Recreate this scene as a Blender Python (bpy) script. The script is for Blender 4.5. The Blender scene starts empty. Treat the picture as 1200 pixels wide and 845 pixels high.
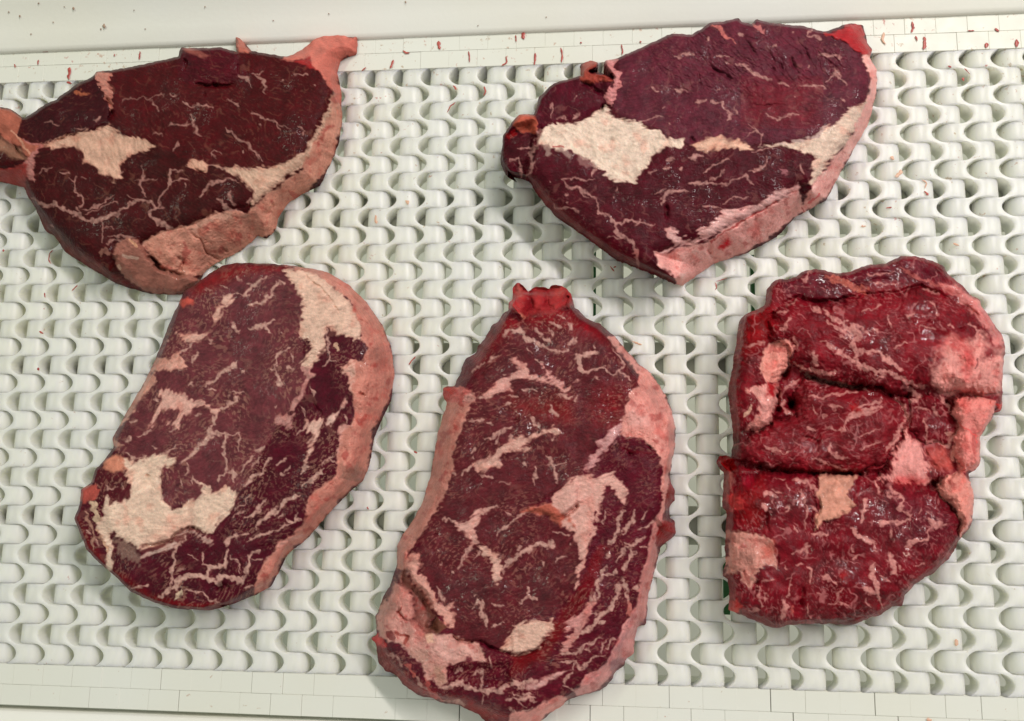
import bpy, bmesh, math, random
import numpy as np
from mathutils import Matrix, Vector

sc = bpy.context.scene
COL = sc.collection
MM = 0.001
PITCH = 15.24 * MM          # hinge spacing of the plastic belt
ROW = 0.63704 * PITCH       # width of one knuckle row
TH = 12.5 * MM               # belt thickness

# ------------------------------------------------------------------ camera
CAM_R = np.array([[0.99420030, -0.01839092, 0.10596010],
                  [-0.00159455, 0.98264054, 0.18551286],
                  [-0.10753245, -0.18460590, 0.97691219]])
CAM_C = np.array([20.6579222, 17.5298939, -31.0626812])   # in pitches, belt frame
FOC = 1143.218
ORG = np.array([17.0, 11.5, 0.0])
FLIP = np.array([1.0, -1.0, -1.0])
CAM_POS = (CAM_C - ORG) * FLIP * PITCH
AX = CAM_R * FLIP                                          # rows: right, down, forward in world axes

cam = bpy.data.objects.new('camera', bpy.data.cameras.new('camera'))
COL.objects.link(cam)
m = np.eye(4)
m[:3, 0] = AX[0]; m[:3, 1] = -AX[1]; m[:3, 2] = -AX[2]; m[:3, 3] = CAM_POS
cam.matrix_world = Matrix(m.tolist())
cam.data.sensor_width = 36.0
cam.data.sensor_fit = 'HORIZONTAL'
cam.data.lens = FOC / 1200.0 * 36.0
cam.data.clip_start = 0.01
cam.data.clip_end = 50.0
sc.camera = cam

# ------------------------------------------------------------------ light of the processing room
world = bpy.data.worlds.new('World'); sc.world = world
world.use_nodes = True
bg = world.node_tree.nodes['Background']
bg.inputs['Color'].default_value = (0.96, 1.0, 0.955, 1)
bg.inputs['Strength'].default_value = 0.30

def ceiling_lamp(name, loc, target, sx, sy, power, col):
    d = bpy.data.lights.new(name, 'AREA'); d.shape = 'RECTANGLE'
    d.size = sx; d.size_y = sy; d.energy = power; d.color = col
    o = bpy.data.objects.new(name, d); COL.objects.link(o)
    o.location = loc
    o.rotation_euler = (Vector(target) - Vector(loc)).to_track_quat('-Z', 'Y').to_euler()
    return o
ceiling_lamp('ceiling_lamp', (0.85, 0.62, 1.35), (0.15, 0.0, 0), 1.2, 0.08, 22.0, (1.0, 0.935, 0.905))
ceiling_lamp('ceiling_lamp', (-0.75, 0.35, 1.60), (-0.1, 0.0, 0), 1.2, 0.08, 6.5, (0.90, 1.0, 0.78))

sc.view_settings.view_transform = 'Standard'
sc.view_settings.look = 'None'
sc.view_settings.exposure = 0.0
sc.view_settings.gamma = 1.0
sc.render.engine = 'CYCLES'

# ------------------------------------------------------------------ helpers
def W(px, py, z):
    """points of the photographed place at height z (metres) above the belt"""
    px = np.asarray(px, float); py = np.asarray(py, float); z = np.asarray(z, float)
    d = ((px - 600) / FOC)[..., None] * AX[0] + ((py - 422.5) / FOC)[..., None] * AX[1] + AX[2]
    t = (z - CAM_POS[2]) / d[..., 2]
    return CAM_POS + d * t[..., None]

def mesh_obj(name, verts, faces, mat, parent=None, smooth=False):
    me = bpy.data.meshes.new(name)
    me.from_pydata([tuple(v) for v in verts], [], faces)
    me.materials.append(mat)
    if smooth:
        me.shade_smooth()
    o = bpy.data.objects.new(name, me); COL.objects.link(o)
    if parent: o.parent = parent
    return o

def thing(name, loc, label, cat, group=None):
    e = bpy.data.objects.new(name, None); COL.objects.link(e)
    e.location = loc; e.empty_display_size = 0.02
    e['label'] = label; e['category'] = cat
    if group: e['group'] = group
    return e

def new_mat(name):
    mt = bpy.data.materials.new(name); mt.use_nodes = True
    nt = mt.node_tree
    return mt, nt, nt.nodes['Principled BSDF']

def N(nt, typ, **kw):
    n = nt.nodes.new(typ)
    for k, v in kw.items():
        if k in ('operation', 'blend_type', 'data_type', 'attribute_name', 'noise_dimensions', 'feature'):
            setattr(n, k, v)
        else:
            n.inputs[k].default_value = v
    return n

def ramp(nt, fac, stops):
    r = nt.nodes.new('ShaderNodeValToRGB')
    el = r.color_ramp.elements
    while len(el) > 1: el.remove(el[-1])
    el[0].position, el[0].color = stops[0][0], stops[0][1]
    for p, c in stops[1:]:
        e = el.new(p); e.color = c
    nt.links.new(fac, r.inputs['Fac'])
    return r.outputs['Color']

def mix(nt, fac, a, b, blend='MIX'):
    n = nt.nodes.new('ShaderNodeMix'); n.data_type = 'RGBA'; n.blend_type = blend
    for s, i in ((fac, 0), (a, 6), (b, 7)):
        if hasattr(s, 'links') or hasattr(s, 'node'): nt.links.new(s, n.inputs[i])
        else: n.inputs[i].default_value = s
    return n.outputs[2]

def lin(c):
    c = np.asarray(c, float) / 255.0
    return np.where(c <= 0.04045, c / 12.92, ((c + 0.055) / 1.055) ** 2.4)

# ------------------------------------------------------------------ materials of the conveyor
def plastic(name, base, rough, stains, sss=0.0):
    mt, nt, b = new_mat(name)
    b.inputs['Subsurface Weight'].default_value = sss
    b.inputs['Subsurface Radius'].default_value = (1.0, 1.0, 0.8)
    b.inputs['Subsurface Scale'].default_value = 0.010
    geo = nt.nodes.new('ShaderNodeNewGeometry')
    pos = geo.outputs['Position']
    big = N(nt, 'ShaderNodeTexNoise', Scale=9.0, Detail=3.0); nt.links.new(pos, big.inputs['Vector'])
    c = mix(nt, ramp(nt, big.outputs['Fac'], [(0.35, (0, 0, 0, 1)), (0.7, (1, 1, 1, 1))]),
            (*base, 1), (base[0] * 0.97, base[1] * 0.955, base[2] * 0.90, 1))
    if stains:
        # old dried drips and grime flecks, thicker near the far guide rail
        sep = nt.nodes.new('ShaderNodeSeparateXYZ'); nt.links.new(pos, sep.inputs[0])
        far = N(nt, 'ShaderNodeMapRange'); nt.links.new(sep.outputs['Y'], far.inputs['Value'])
        far.inputs['From Min'].default_value = -0.02; far.inputs['From Max'].default_value = 0.17
        far.inputs['To Min'].default_value = 0.0; far.inputs['To Max'].default_value = 0.075
        sp = N(nt, 'ShaderNodeTexNoise', Scale=290.0, Detail=4.0, Roughness=0.62); nt.links.new(pos, sp.inputs['Vector'])
        add = N(nt, 'ShaderNodeMath', operation='ADD'); nt.links.new(sp.outputs['Fac'], add.inputs[0]); nt.links.new(far.outputs[0], add.inputs[1])
        pat = N(nt, 'ShaderNodeTexNoise', Scale=38.0, Detail=2.0); nt.links.new(pos, pat.inputs['Vector'])
        ad2 = N(nt, 'ShaderNodeMath', operation='MULTIPLY_ADD'); nt.links.new(pat.outputs['Fac'], ad2.inputs[0])
        ad2.inputs[1].default_value = 0.22; nt.links.new(add.outputs[0], ad2.inputs[2])
        f = ramp(nt, ad2.outputs[0], [(0.80, (0, 0, 0, 1)), (0.88, (0.75, 0.75, 0.75, 1))])
        hue = N(nt, 'ShaderNodeTexNoise', Scale=60.0); nt.links.new(pos, hue.inputs['Vector'])
        sc_ = ramp(nt, hue.outputs['Fac'], [(0.40, (0.46, 0.34, 0.22, 1)), (0.56, (0.55, 0.34, 0.25, 1)), (0.66, (0.48, 0.10, 0.08, 1))])
        c = mix(nt, f, c, sc_)
    nt.links.new(c, b.inputs['Base Color'])
    rn = N(nt, 'ShaderNodeTexNoise', Scale=120.0, Detail=3.0); nt.links.new(pos, rn.inputs['Vector'])
    rr = N(nt, 'ShaderNodeMapRange'); nt.links.new(rn.outputs['Fac'], rr.inputs['Value'])
    rr.inputs['To Min'].default_value = rough - 0.12; rr.inputs['To Max'].default_value = rough + 0.14
    nt.links.new(rr.outputs[0], b.inputs['Roughness'])
    bn = N(nt, 'ShaderNodeTexNoise', Scale=420.0, Detail=3.0); nt.links.new(pos, bn.inputs['Vector'])
    bp = N(nt, 'ShaderNodeBump', Strength=0.10, Distance=0.0006); nt.links.new(bn.outputs['Fac'], bp.inputs['Height'])
    nt.links.new(bp.outputs[0], b.inputs['Normal'])
    return mt

M_BELT = plastic('white_belt_plastic', (0.82, 0.825, 0.765), 0.40, True, 0.85)
M_EDGE = plastic('white_belt_edge_plastic', (0.765, 0.77, 0.715), 0.40, True)
M_RAIL = plastic('white_rail_plastic', (0.87, 0.865, 0.82), 0.45, False)
M_STRIP = plastic('wear_strip_plastic', (0.76, 0.77, 0.70), 0.5, False)
M_PAN = plastic('grey_floor', (0.60, 0.62, 0.52), 0.7, False)
M_GREEN = plastic('green_bar_plastic', (0.02, 0.12, 0.04), 0.4, False)
M_DARK = plastic('dark_bar_plastic', (0.03, 0.035, 0.03), 0.5, False)
mt, nt, b = new_mat('dried_blood')
nz = N(nt, 'ShaderNodeTexNoise', Scale=500.0, Detail=2.0)
nt.links.new(nt.nodes.new('ShaderNodeNewGeometry').outputs['Position'], nz.inputs['Vector'])
nt.links.new(ramp(nt, nz.outputs['Fac'], [(0.35, (0.34, 0.035, 0.03, 1)), (0.65, (0.52, 0.11, 0.085, 1))]), b.inputs['Base Color'])
b.inputs['Roughness'].default_value = 0.3
M_BLOOD = mt
mt, nt, b = new_mat('brown_fleck')
nz = N(nt, 'ShaderNodeTexNoise', Scale=700.0, Detail=2.0)
nt.links.new(nt.nodes.new('ShaderNodeNewGeometry').outputs['Position'], nz.inputs['Vector'])
nt.links.new(ramp(nt, nz.outputs['Fac'], [(0.35, (0.20, 0.12, 0.08, 1)), (0.65, (0.42, 0.28, 0.2, 1))]), b.inputs['Base Color'])
b.inputs['Roughness'].default_value = 0.6
M_SPECK = mt
mt, nt, b = new_mat('tallow_smear')
nz = N(nt, 'ShaderNodeTexNoise', Scale=500.0, Detail=2.0)
nt.links.new(nt.nodes.new('ShaderNodeNewGeometry').outputs['Position'], nz.inputs['Vector'])
nt.links.new(ramp(nt, nz.outputs['Fac'], [(0.35, (0.70, 0.40, 0.27, 1)), (0.65, (0.76, 0.50, 0.37, 1))]), b.inputs['Base Color'])
b.inputs['Roughness'].default_value = 0.4
M_TALLOW = mt

# ------------------------------------------------------------------ belt modules
def ycoord(row): return -(row * 0.63704 - ORG[1]) * PITCH
def xcoord(col): return (col - ORG[0]) * PITCH

class MB:
    def __init__(s): s.v = []; s.f = []
    def loft(s, loops, flip=False):
        n = len(loops[0]); b0 = len(s.v)
        for l in loops: s.v += l
        for i in range(len(loops) - 1):
            for k in range(n):
                a = b0 + i * n + k; c = b0 + i * n + (k + 1) % n
                q = (a, c, c + n, a + n)
                s.f.append(q[::-1] if flip else q)
        cap0 = tuple(range(b0, b0 + n)); e = b0 + (len(loops) - 1) * n
        cap1 = tuple(range(e, e + n))
        s.f.append(cap0 if flip else cap0[::-1]); s.f.append(cap1[::-1] if flip else cap1)

def build_module():
    mb = MB(); A = 0.155; BS = 0.15
    def edges(row_i, t):
        u = 0.5 - abs(t - 0.5)
        c = min(u / 0.5, 1.0); s = (1 - (1 - c) ** 2) ** 0.85
        c2 = min(u / 0.10, 1.0)
        if row_i % 2 == 1:                      # bulges right
            return -BS + (BS + A) * s, BS + 0.26 * c2
        return -BS - 0.26 * c2, BS - (BS + A) * s
    # serpentine centre rib
    loops = []
    ts = [0, 0.025, 0.06, 0.11, 0.17, 0.25, 0.32, 0.38, 0.44, 0.5, 0.56, 0.62, 0.68, 0.75, 0.83, 0.89, 0.94, 0.975]
    for r in range(2, 34):
        for t in ts + ([1.0] if r == 33 else []):
            l, q = edges(r, t); l *= PITCH; q *= PITCH
            y = -(r + t) * ROW; bv = 0.0008
            loops.append([(l + 0.0004, y, -TH), (l, y, -bv), (l + bv * .3, y, -bv * .3), (l + bv, y, 0), (q - bv, y, 0), (q - bv * .3, y, -bv * .3), (q, y, -bv), (q - 0.0004, y, -TH)])
    mb.loft(loops, flip=False)
    rib = mb; mb = MB()
    # knuckles
    def knuckle(r, sgn, x_in, x_end, top):
        prof = [(x_in, -TH + 0.0003), (x_in, top)]
        hx = 0.50; rz = 0.0058; n = 9
        for i in range(n + 1):                      # round over the hinge pin, then an almost upright end
            a = math.pi / 2 * (1 - i / n)
            prof.append((hx + (x_end - hx) * math.cos(a), top - rz + rz * math.sin(a)))
        prof += [(x_end - 0.004, -TH * 0.72), (x_end - 0.03, -TH * 0.92), (x_end - 0.08, -TH + 0.0003)]
        cx = sum(p[0] for p in prof) / len(prof); cz = -TH / 2
        ls = []
        c = 0.006 * ROW; bv = 0.0008
        for y, k in ((c, 0.93), (c + bv * .35, 0.975), (c + bv, 1.0), (ROW - c - bv, 1.0), (ROW - c - bv * .35, 0.975), (ROW - c, 0.93)):
            ls.append([((cx + (px - cx) * (k if px > 0.35 else 1)) * PITCH * sgn, -r * ROW - y, cz + (pz - cz) * k) for px, pz in prof])
        mb.loft(ls, flip=(sgn < 0) ^ True)
    for r in range(2, 34):
        knuckle(r, 1 if r % 2 == 1 else -1, 0.19, 0.865, -0.00010)
    # closed edge rows
    def block(r, x0, x1, top):
        bv = 0.00016; ls = []
        c = 0.00001
        for y, i in ((c, bv), (c + bv, 0), (ROW - c - bv, 0), (ROW - c, bv)):
            ls.append([(x0 * PITCH + i, -r * ROW - y, -TH), (x0 * PITCH + i, -r * ROW - y, top - bv - i), (x0 * PITCH + bv + i, -r * ROW - y, top - i),
                       (x1 * PITCH - bv - i, -r * ROW - y, top - i), (x1 * PITCH - i, -r * ROW - y, top - bv - i), (x1 * PITCH - i, -r * ROW - y, -TH)])
        mb.loft(ls)
    for r in (0, 1, 34, 35):
        if r % 2 == 1: block(r, -0.1785, 0.82, -0.0001)
        else: block(r, -0.82, 0.1785, -0.0001)
    obs = []
    for q in (rib, mb):
        me = bpy.data.meshes.new('belt_module'); me.from_pydata(q.v, [], q.f)
        bm = bmesh.new(); bm.from_mesh(me); bmesh.ops.recalc_face_normals(bm, faces=bm.faces); bm.to_mesh(me); bm.free()
        o = bpy.data.objects.new('belt_module', me); COL.objects.link(o); obs.append(o)
    md = obs[0].modifiers.new('union', 'BOOLEAN'); md.operation = 'UNION'; md.object = obs[1]; md.solver = 'EXACT'
    bpy.context.view_layer.update()
    me = bpy.data.meshes.new_from_object(obs[0].evaluated_get(bpy.context.evaluated_depsgraph_get()))
    for o in obs:
        m_ = o.data; bpy.data.objects.remove(o); bpy.data.meshes.remove(m_)
    me.name = 'belt_module'
    me.materials.clear(); me.materials.append(M_BELT); me.materials.append(M_EDGE)
    for p in me.polygons:
        if p.center.y > -1.999 * ROW or p.center.y < -34.001 * ROW: p.material_index = 1
        else: p.material_index = 0
    return me

belt = thing('conveyor_belt', (0, 0, 0), 'white plastic modular conveyor belt with wavy open links under the five steaks', 'conveyor belt')
me = build_module()
me.shade_smooth(); me.set_sharp_from_angle(angle=math.radians(38))
rngm = np.random.default_rng(3)
for c in range(-4, 38):
    o = bpy.data.objects.new('belt_module', me); COL.objects.link(o)
    o.location = (xcoord(c), ycoord(0), rngm.normal(0, 0.00006)); o.parent = belt
    o.rotation_euler = (rngm.normal(0, 0.0003), rngm.normal(0, 0.006), rngm.normal(0, 0.0004))

def box(name, x0, x1, y0, y1, z0, z1, mat, parent):
    v = [(x, y, z) for z in (z0, z1) for y in (y0, y1) for x in (x0, x1)]
    f = [(0, 2, 3, 1), (4, 5, 7, 6), (0, 1, 5, 4), (2, 6, 7, 3), (0, 4, 6, 2), (1, 3, 7, 5)]
    return mesh_obj(name, v, f, mat, parent)
XL, XR = xcoord(-6), xcoord(40)
for rc in (1.2, 9.75, 18.05, 26.45, 34.9):          # wear strips that carry the belt
    box('wear_strip', XL, XR, ycoord(rc + 0.95), ycoord(rc - 0.95), -TH - 0.022, -TH - 0.0006, M_STRIP, belt)
fl = box('floor', -3, 3, -3, 3, -0.72, -0.70, M_PAN, None); fl['kind'] = 'structure'
for px, y0, y1, w, mtl in ((588, 158, 362, 4, M_GREEN), (541, 160, 225, 1.5, M_DARK), (694, 292, 372, 4, M_GREEN), (883, 300, 375, 3, M_GREEN), (851, 655, 720, 3, M_GREEN)):
    pa, pb = W(px, y0, -0.0335), W(px, y1, -0.0335); x = (pa[0] + pb[0]) / 2
    box('frame_bar', x - w / 2 * MM, x + w / 2 * MM, pb[1], pa[1], -0.0355, -0.0315, mtl, belt)

# ------------------------------------------------------------------ guide rails
def rail(name, a, b_, sgn, label):
    a = np.array(a); b_ = np.array(b_); d = (b_ - a) / np.linalg.norm(b_ - a)
    a = a - d * 0.12; b_ = b_ + d * 0.12
    nrm = np.array([-d[1], d[0], 0]) * sgn
    prof = [(0, -0.012), (0, 0.0012), (0.0006, 0.0022), (0.0022, 0.0032), (0.010, 0.0055), (0.022, 0.012), (0.05, 0.034), (0.053, 0.034), (0.053, -0.012)]
    vs = []; n = len(prof)
    SEG = 40
    for i in range(SEG + 1):
        p = a + (b_ - a) * i / SEG
        for o_, z in prof:
            q = p + nrm * o_; vs.append((q[0], q[1], z))
    fs = []
    for i in range(SEG):
        for k in range(n):
            f = (i * n + k, i * n + (k + 1) % n, (i + 1) * n + (k + 1) % n, (i + 1) * n + k)
            fs.append(f if sgn < 0 else f[::-1])
    fs += [tuple(range(n)), tuple(range(SEG * n + n - 1, SEG * n - 1, -1))]
    mid = (a + b_) / 2
    o = mesh_obj(name, [(v[0] - mid[0], v[1] - mid[1], v[2]) for v in vs], fs, M_RAIL, None, True)
    o.location = (mid[0], mid[1], 0)
    bm = bmesh.new(); bm.from_mesh(o.data); bmesh.ops.recalc_face_normals(bm, faces=bm.faces); bm.to_mesh(o.data); bm.free()
    o.data.set_sharp_from_angle(angle=math.radians(50))
    o['label'] = label; o['category'] = 'guide rail'
    return o
pa, pb = W(0, 62, 0.0012), W(1200, 14, 0.0012)
far_rail = rail('guide_rail', (pa[0], pa[1], 0), (pb[0], pb[1], 0), 1, 'long white sloping plastic rail along the far edge of the belt, specked with blood')
pa, pb = W(0, 832, 0.0012), W(1200, 878, 0.0012)
rail('guide_rail', (pa[0], pa[1], 0), (pb[0], pb[1], 0), -1, 'pale plastic rail showing only at the bottom left corner below the belt')

# ------------------------------------------------------------------ blood and tallow on the belt
rng = np.random.default_rng(5)
def smear(pts, w, mat, name, z=0.0004, parent=None):
    """thin ragged film following a short path (photo points), width in photo pixels"""
    pts = np.array(pts, float)
    seg = np.linalg.norm(np.diff(pts, axis=0), axis=1); L = np.concatenate([[0], np.cumsum(seg)])
    n = max(5, int(L[-1] / 1.6)); u = np.linspace(0, L[-1], n)
    c = np.stack([np.interp(u, L, pts[:, 0]), np.interp(u, L, pts[:, 1])], 1)
    tg = np.gradient(c, axis=0); tg /= np.linalg.norm(tg, axis=1)[:, None] + 1e-9
    nn = np.stack([-tg[:, 1], tg[:, 0]], 1)
    half = w / 2 * (0.55 + 0.6 * rng.random(n)) * np.clip(np.sin(np.linspace(0.18, math.pi - 0.18, n)) * 1.6, 0.3, 1)
    c = c + nn * rng.normal(0, w * 0.08, n)[:, None]
    rows = []
    for k, hh in ((-1, 0.0), (-0.55, 0.7), (0.0, 1.0), (0.55, 0.7), (1, 0.0)):
        q = c + nn * (half * k)[:, None]
        rows.append(W(q[:, 0], q[:, 1], z + 0.00025 * hh))
    o_ = W(pts[0, 0], pts[0, 1], 0.0)
    vs = np.stack(rows, 1).reshape(-1, 3)
    fs = []
    for i in range(n - 1):
        for k in range(4):
            a = i * 5 + k; fs.append((a, a + 5, a + 6, a + 1))
    pr = parent or belt
    o = mesh_obj(name, vs - np.array(pr.location), fs, mat, pr, True)
    return o
B = 'blood_stain'
for pts, w in [
    (((82, 79), (81, 86), (80, 93)), 4.5), (((78, 96), (84, 98)), 3), (((514, 48), (514, 53), (515, 58)), 4), (((613, 37), (613, 46)), 4.5),
    (((604, 41), (605, 49)), 1.6), (((549, 60), (550, 66), (550, 73)), 1.8), (((627, 62), (627, 69), (626, 76)), 2.4), (((461, 70), (459, 76), (457, 80)), 2.4),
    (((593, 66), (594, 73), (588, 77)), 2), (((472, 59), (475, 62), (480, 62)), 2.2), (((429, 79), (424, 83)), 2.2), (((531, 100), (535, 105)), 2.5),
    (((567, 101), (569, 107), (567, 112)), 2), (((534, 120), (528, 124), (524, 132)), 1.4), (((657, 56), (659, 63), (658, 73)), 2.6), (((728, 52), (730, 59), (729, 64)), 2.4),
    (((681, 49), (681, 51)), 2.4), (((750, 48), (751, 50)), 2.4), (((578, 38), (590, 37), (598, 38)), 1.5), (((1083, 43), (1084, 51), (1083, 58)), 4.2),
    (((1069, 25), (1070, 33), (1068, 38)), 3), (((1156, 50), (1156, 56)), 4), (((1191, 46), (1192, 55)), 5), (((1128, 91), (1129, 95)), 3.4),
    (((1166, 33), (1171, 37)), 2.6), (((1134, 36), (1142, 36)), 1.8), (((1073, 42), (1075, 48)), 2), (((1083, 224), (1088, 229)), 3.2),
    (((1038, 244), (1045, 243)), 2), (((1111, 77), (1115, 79)), 2), (((1130, 80), (1137, 87)), 1.2), (((487, 418), (482, 423), (479, 428)), 1.8),
    (((44, 431), (46, 434)), 3), (((52, 343), (53, 349)), 1.8), (((62, 293), (58, 297), (57, 305), (60, 309)), 1.7), (((84, 341), (91, 334)), 1.4),
    (((3, 293), (5, 294)), 3.4), (((430, 594), (432, 597)), 2), (((485, 529), (489, 531)), 2.2), (((46, 388), (51, 391)), 2.4),
    (((838, 331), (840, 337), (838, 340)), 1.6), (((839, 330), (852, 326)), 1), (((715, 312), (720, 318)), 1.8), (((719, 314), (722, 312)), 1.6),
    (((30, 60), (45, 58)), 1.2), (((50, 61), (66, 59)), 1.0), (((45, 70), (44, 76)), 1.8), (((17, 75), (18, 79)), 2.0), (((134, 63), (134, 66)), 2.0), (((164, 60), (163, 70)), 1.8)]:
    smear(pts, w, M_BLOOD, B)
for pts, w in [(((1049, 207), (1054, 204), (1056, 199)), 5), (((1044, 183), (1048, 187)), 4), (((1121, 749), (1121, 757)), 5), (((475, 235), (479, 239)), 4),
               (((440, 252), (441, 262)), 4), (((1080, 211), (1086, 214), (1084, 221)), 2), (((1009, 265), (1015, 265)), 3), (((1117, 285), (1124, 288)), 3), (((1086, 843), (1092, 844)), 5),
               (((1036, 38), (1034, 46), (1038, 52)), 3), (((741, 400), (752, 404)), 2.2)]:
    smear(pts, w, M_TALLOW, 'tallow_smear')

# specks on the sloping rail face (height follows its profile)
RP = [(0, 0.0012), (0.0022, 0.0032), (0.010, 0.0055), (0.022, 0.012), (0.05, 0.034)]
def rail_speck(px, py, w, h, mat):
    e0, e1 = W(0, 62, 0.0012)[:2], W(1200, 14, 0.0012)[:2]
    dd = (e1 - e0) / np.linalg.norm(e1 - e0); nn = np.array([-dd[1], dd[0]])
    z = 0.006
    for _ in range(30):
        q = W(px, py, z); o_ = float(np.clip((q[:2] - e0) @ nn, 0, 0.05))
        z = 0.6 * z + 0.4 * float(np.interp(o_, [a for a, _ in RP], [b for _, b in RP]))
    smear(((px, py - h / 2), (px + 0.3, py + h / 2)), w, mat, 'rail_speck', z + 0.0003, far_rail)
for px, py, w, h in ((45, 4, 2, 2), (23, 19, 2, 3), (10, 14, 2, 1.5), (86, 10, 2.2, 4), (122, 30, 3, 6), (118, 34, 1.6, 2), (75, 8, 1.6, 1.6), (170, 34, 1.4, 1.4), (240, 8, 1.4, 2), (320, 24, 1.5, 1.5), (475, 2.5, 1.6, 3), (640, 20, 1.3, 1.5), (36, 40, 1.6, 1.6), (62, 26, 1.4, 1.4), (157, 12, 1.4, 1.2), (385, 16, 1.4, 1.4), (560, 30, 1.4, 1.2)):
    rail_speck(px, py, w, h, M_SPECK)

# ------------------------------------------------------------------ noise and distance tools
_perm = np.random.default_rng(11).permutation(4096)
_gang = np.random.default_rng(12).random(4096) * 2 * np.pi
_gx, _gy = np.cos(_gang), np.sin(_gang)
def pnoise(x, y, seed=0):
    xi = np.floor(x).astype(np.int64); yi = np.floor(y).astype(np.int64)
    xf = x - xi; yf = y - yi
    def g(ix, iy, dx, dy):
        h = _perm[(ix + _perm[(iy + seed * 57) & 4095]) & 4095]
        return _gx[h] * dx + _gy[h] * dy
    u = xf * xf * xf * (xf * (xf * 6 - 15) + 10); v = yf * yf * yf * (yf * (yf * 6 - 15) + 10)
    a = g(xi, yi, xf, yf); b = g(xi + 1, yi, xf - 1, yf); c = g(xi, yi + 1, xf, yf - 1); d = g(xi + 1, yi + 1, xf - 1, yf - 1)
    return ((a + (b - a) * u) + ((c + (d - c) * u) - (a + (b - a) * u)) * v) * 1.45
def fbm(x, y, s, seed=0, octv=3, gain=0.5):
    r = 0; am = 1; t = 0
    for i in range(octv):
        r = r + am * pnoise(x / s, y / s, seed + i); t += am; am *= gain; s *= 0.5
    return r / t
def aniso(x, y, ang, s_long, s_short, seed, octv=2):
    c, s = np.cos(ang), np.sin(ang)
    u = x * c + y * s; v = -x * s + y * c
    return fbm(u / s_long, v / s_short, 1.0, seed, octv)
def sstep(a, b, x):
    t = np.clip((x - a) / (b - a), 0, 1); return t * t * (3 - 2 * t)

def seg_d2(P, poly, closed=True):
    """distance to a polyline; returns distance, and for the nearest segment its index and parameter"""
    A = poly; Bq = np.roll(poly, -1, 0) if closed else poly[1:]
    if not closed: A = poly[:-1]
    best = np.full(len(P), 1e18); bi = np.zeros(len(P), np.int32); bt = np.zeros(len(P))
    for i in range(len(A)):
        d = Bq[i] - A[i]; L = d @ d + 1e-12
        px = P[:, 0] - A[i, 0]; py = P[:, 1] - A[i, 1]
        t = np.clip((px * d[0] + py * d[1]) / L, 0, 1)
        e = (px - t * d[0]) ** 2 + (py - t * d[1]) ** 2
        k = e < best; best[k] = e[k]; bi[k] = i; bt[k] = t[k]
    return np.sqrt(best), bi, bt
def inside(P, poly):
    r = np.zeros(len(P), bool); x, y = P[:, 0], P[:, 1]
    for i in range(len(poly)):
        x0, y0 = poly[i]; x1, y1 = poly[(i + 1) % len(poly)]
        if y0 == y1: continue
        k = ((y0 > y) != (y1 > y)) & (x < (x1 - x0) * (y - y0) / (y1 - y0) + x0)
        r ^= k
    return r
def sdf(P, poly):
    d, _, _ = seg_d2(P, poly); d[inside(P, poly)] *= -1
    return d
def near(P, poly, m):
    lo = poly.min(0) - m; hi = poly.max(0) + m
    return np.nonzero((P[:, 0] > lo[0]) & (P[:, 0] < hi[0]) & (P[:, 1] > lo[1]) & (P[:, 1] < hi[1]))[0]
def roughen(poly, amp, seed, step=1.8):
    out = []
    for i in range(len(poly)):
        a, b = poly[i], poly[(i + 1) % len(poly)]
        n = max(1, int(np.linalg.norm(b - a) / step))
        for k in range(n): out.append(a + (b - a) * k / n)
    q = np.array(out)
    # soften corners a little, then add ragged detail
    for _ in range(1): q = 0.25 * np.roll(q, 1, 0) + 0.5 * q + 0.25 * np.roll(q, -1, 0)
    dx = fbm(q[:, 0], q[:, 1], 9.0, seed, 3, 0.6); dy = fbm(q[:, 0], q[:, 1], 9.0, seed + 9, 3, 0.6)
    return q + amp * np.stack([dx, dy], 1)

# ------------------------------------------------------------------ tracing shorthand
def P(tile, s):
    ox, oy, k = tile
    return np.array([[ox + float(a) / k, oy + float(b) / k] for a, b in (q.split(',') for q in s.split())])
def J(*a): return np.concatenate(a)

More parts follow.
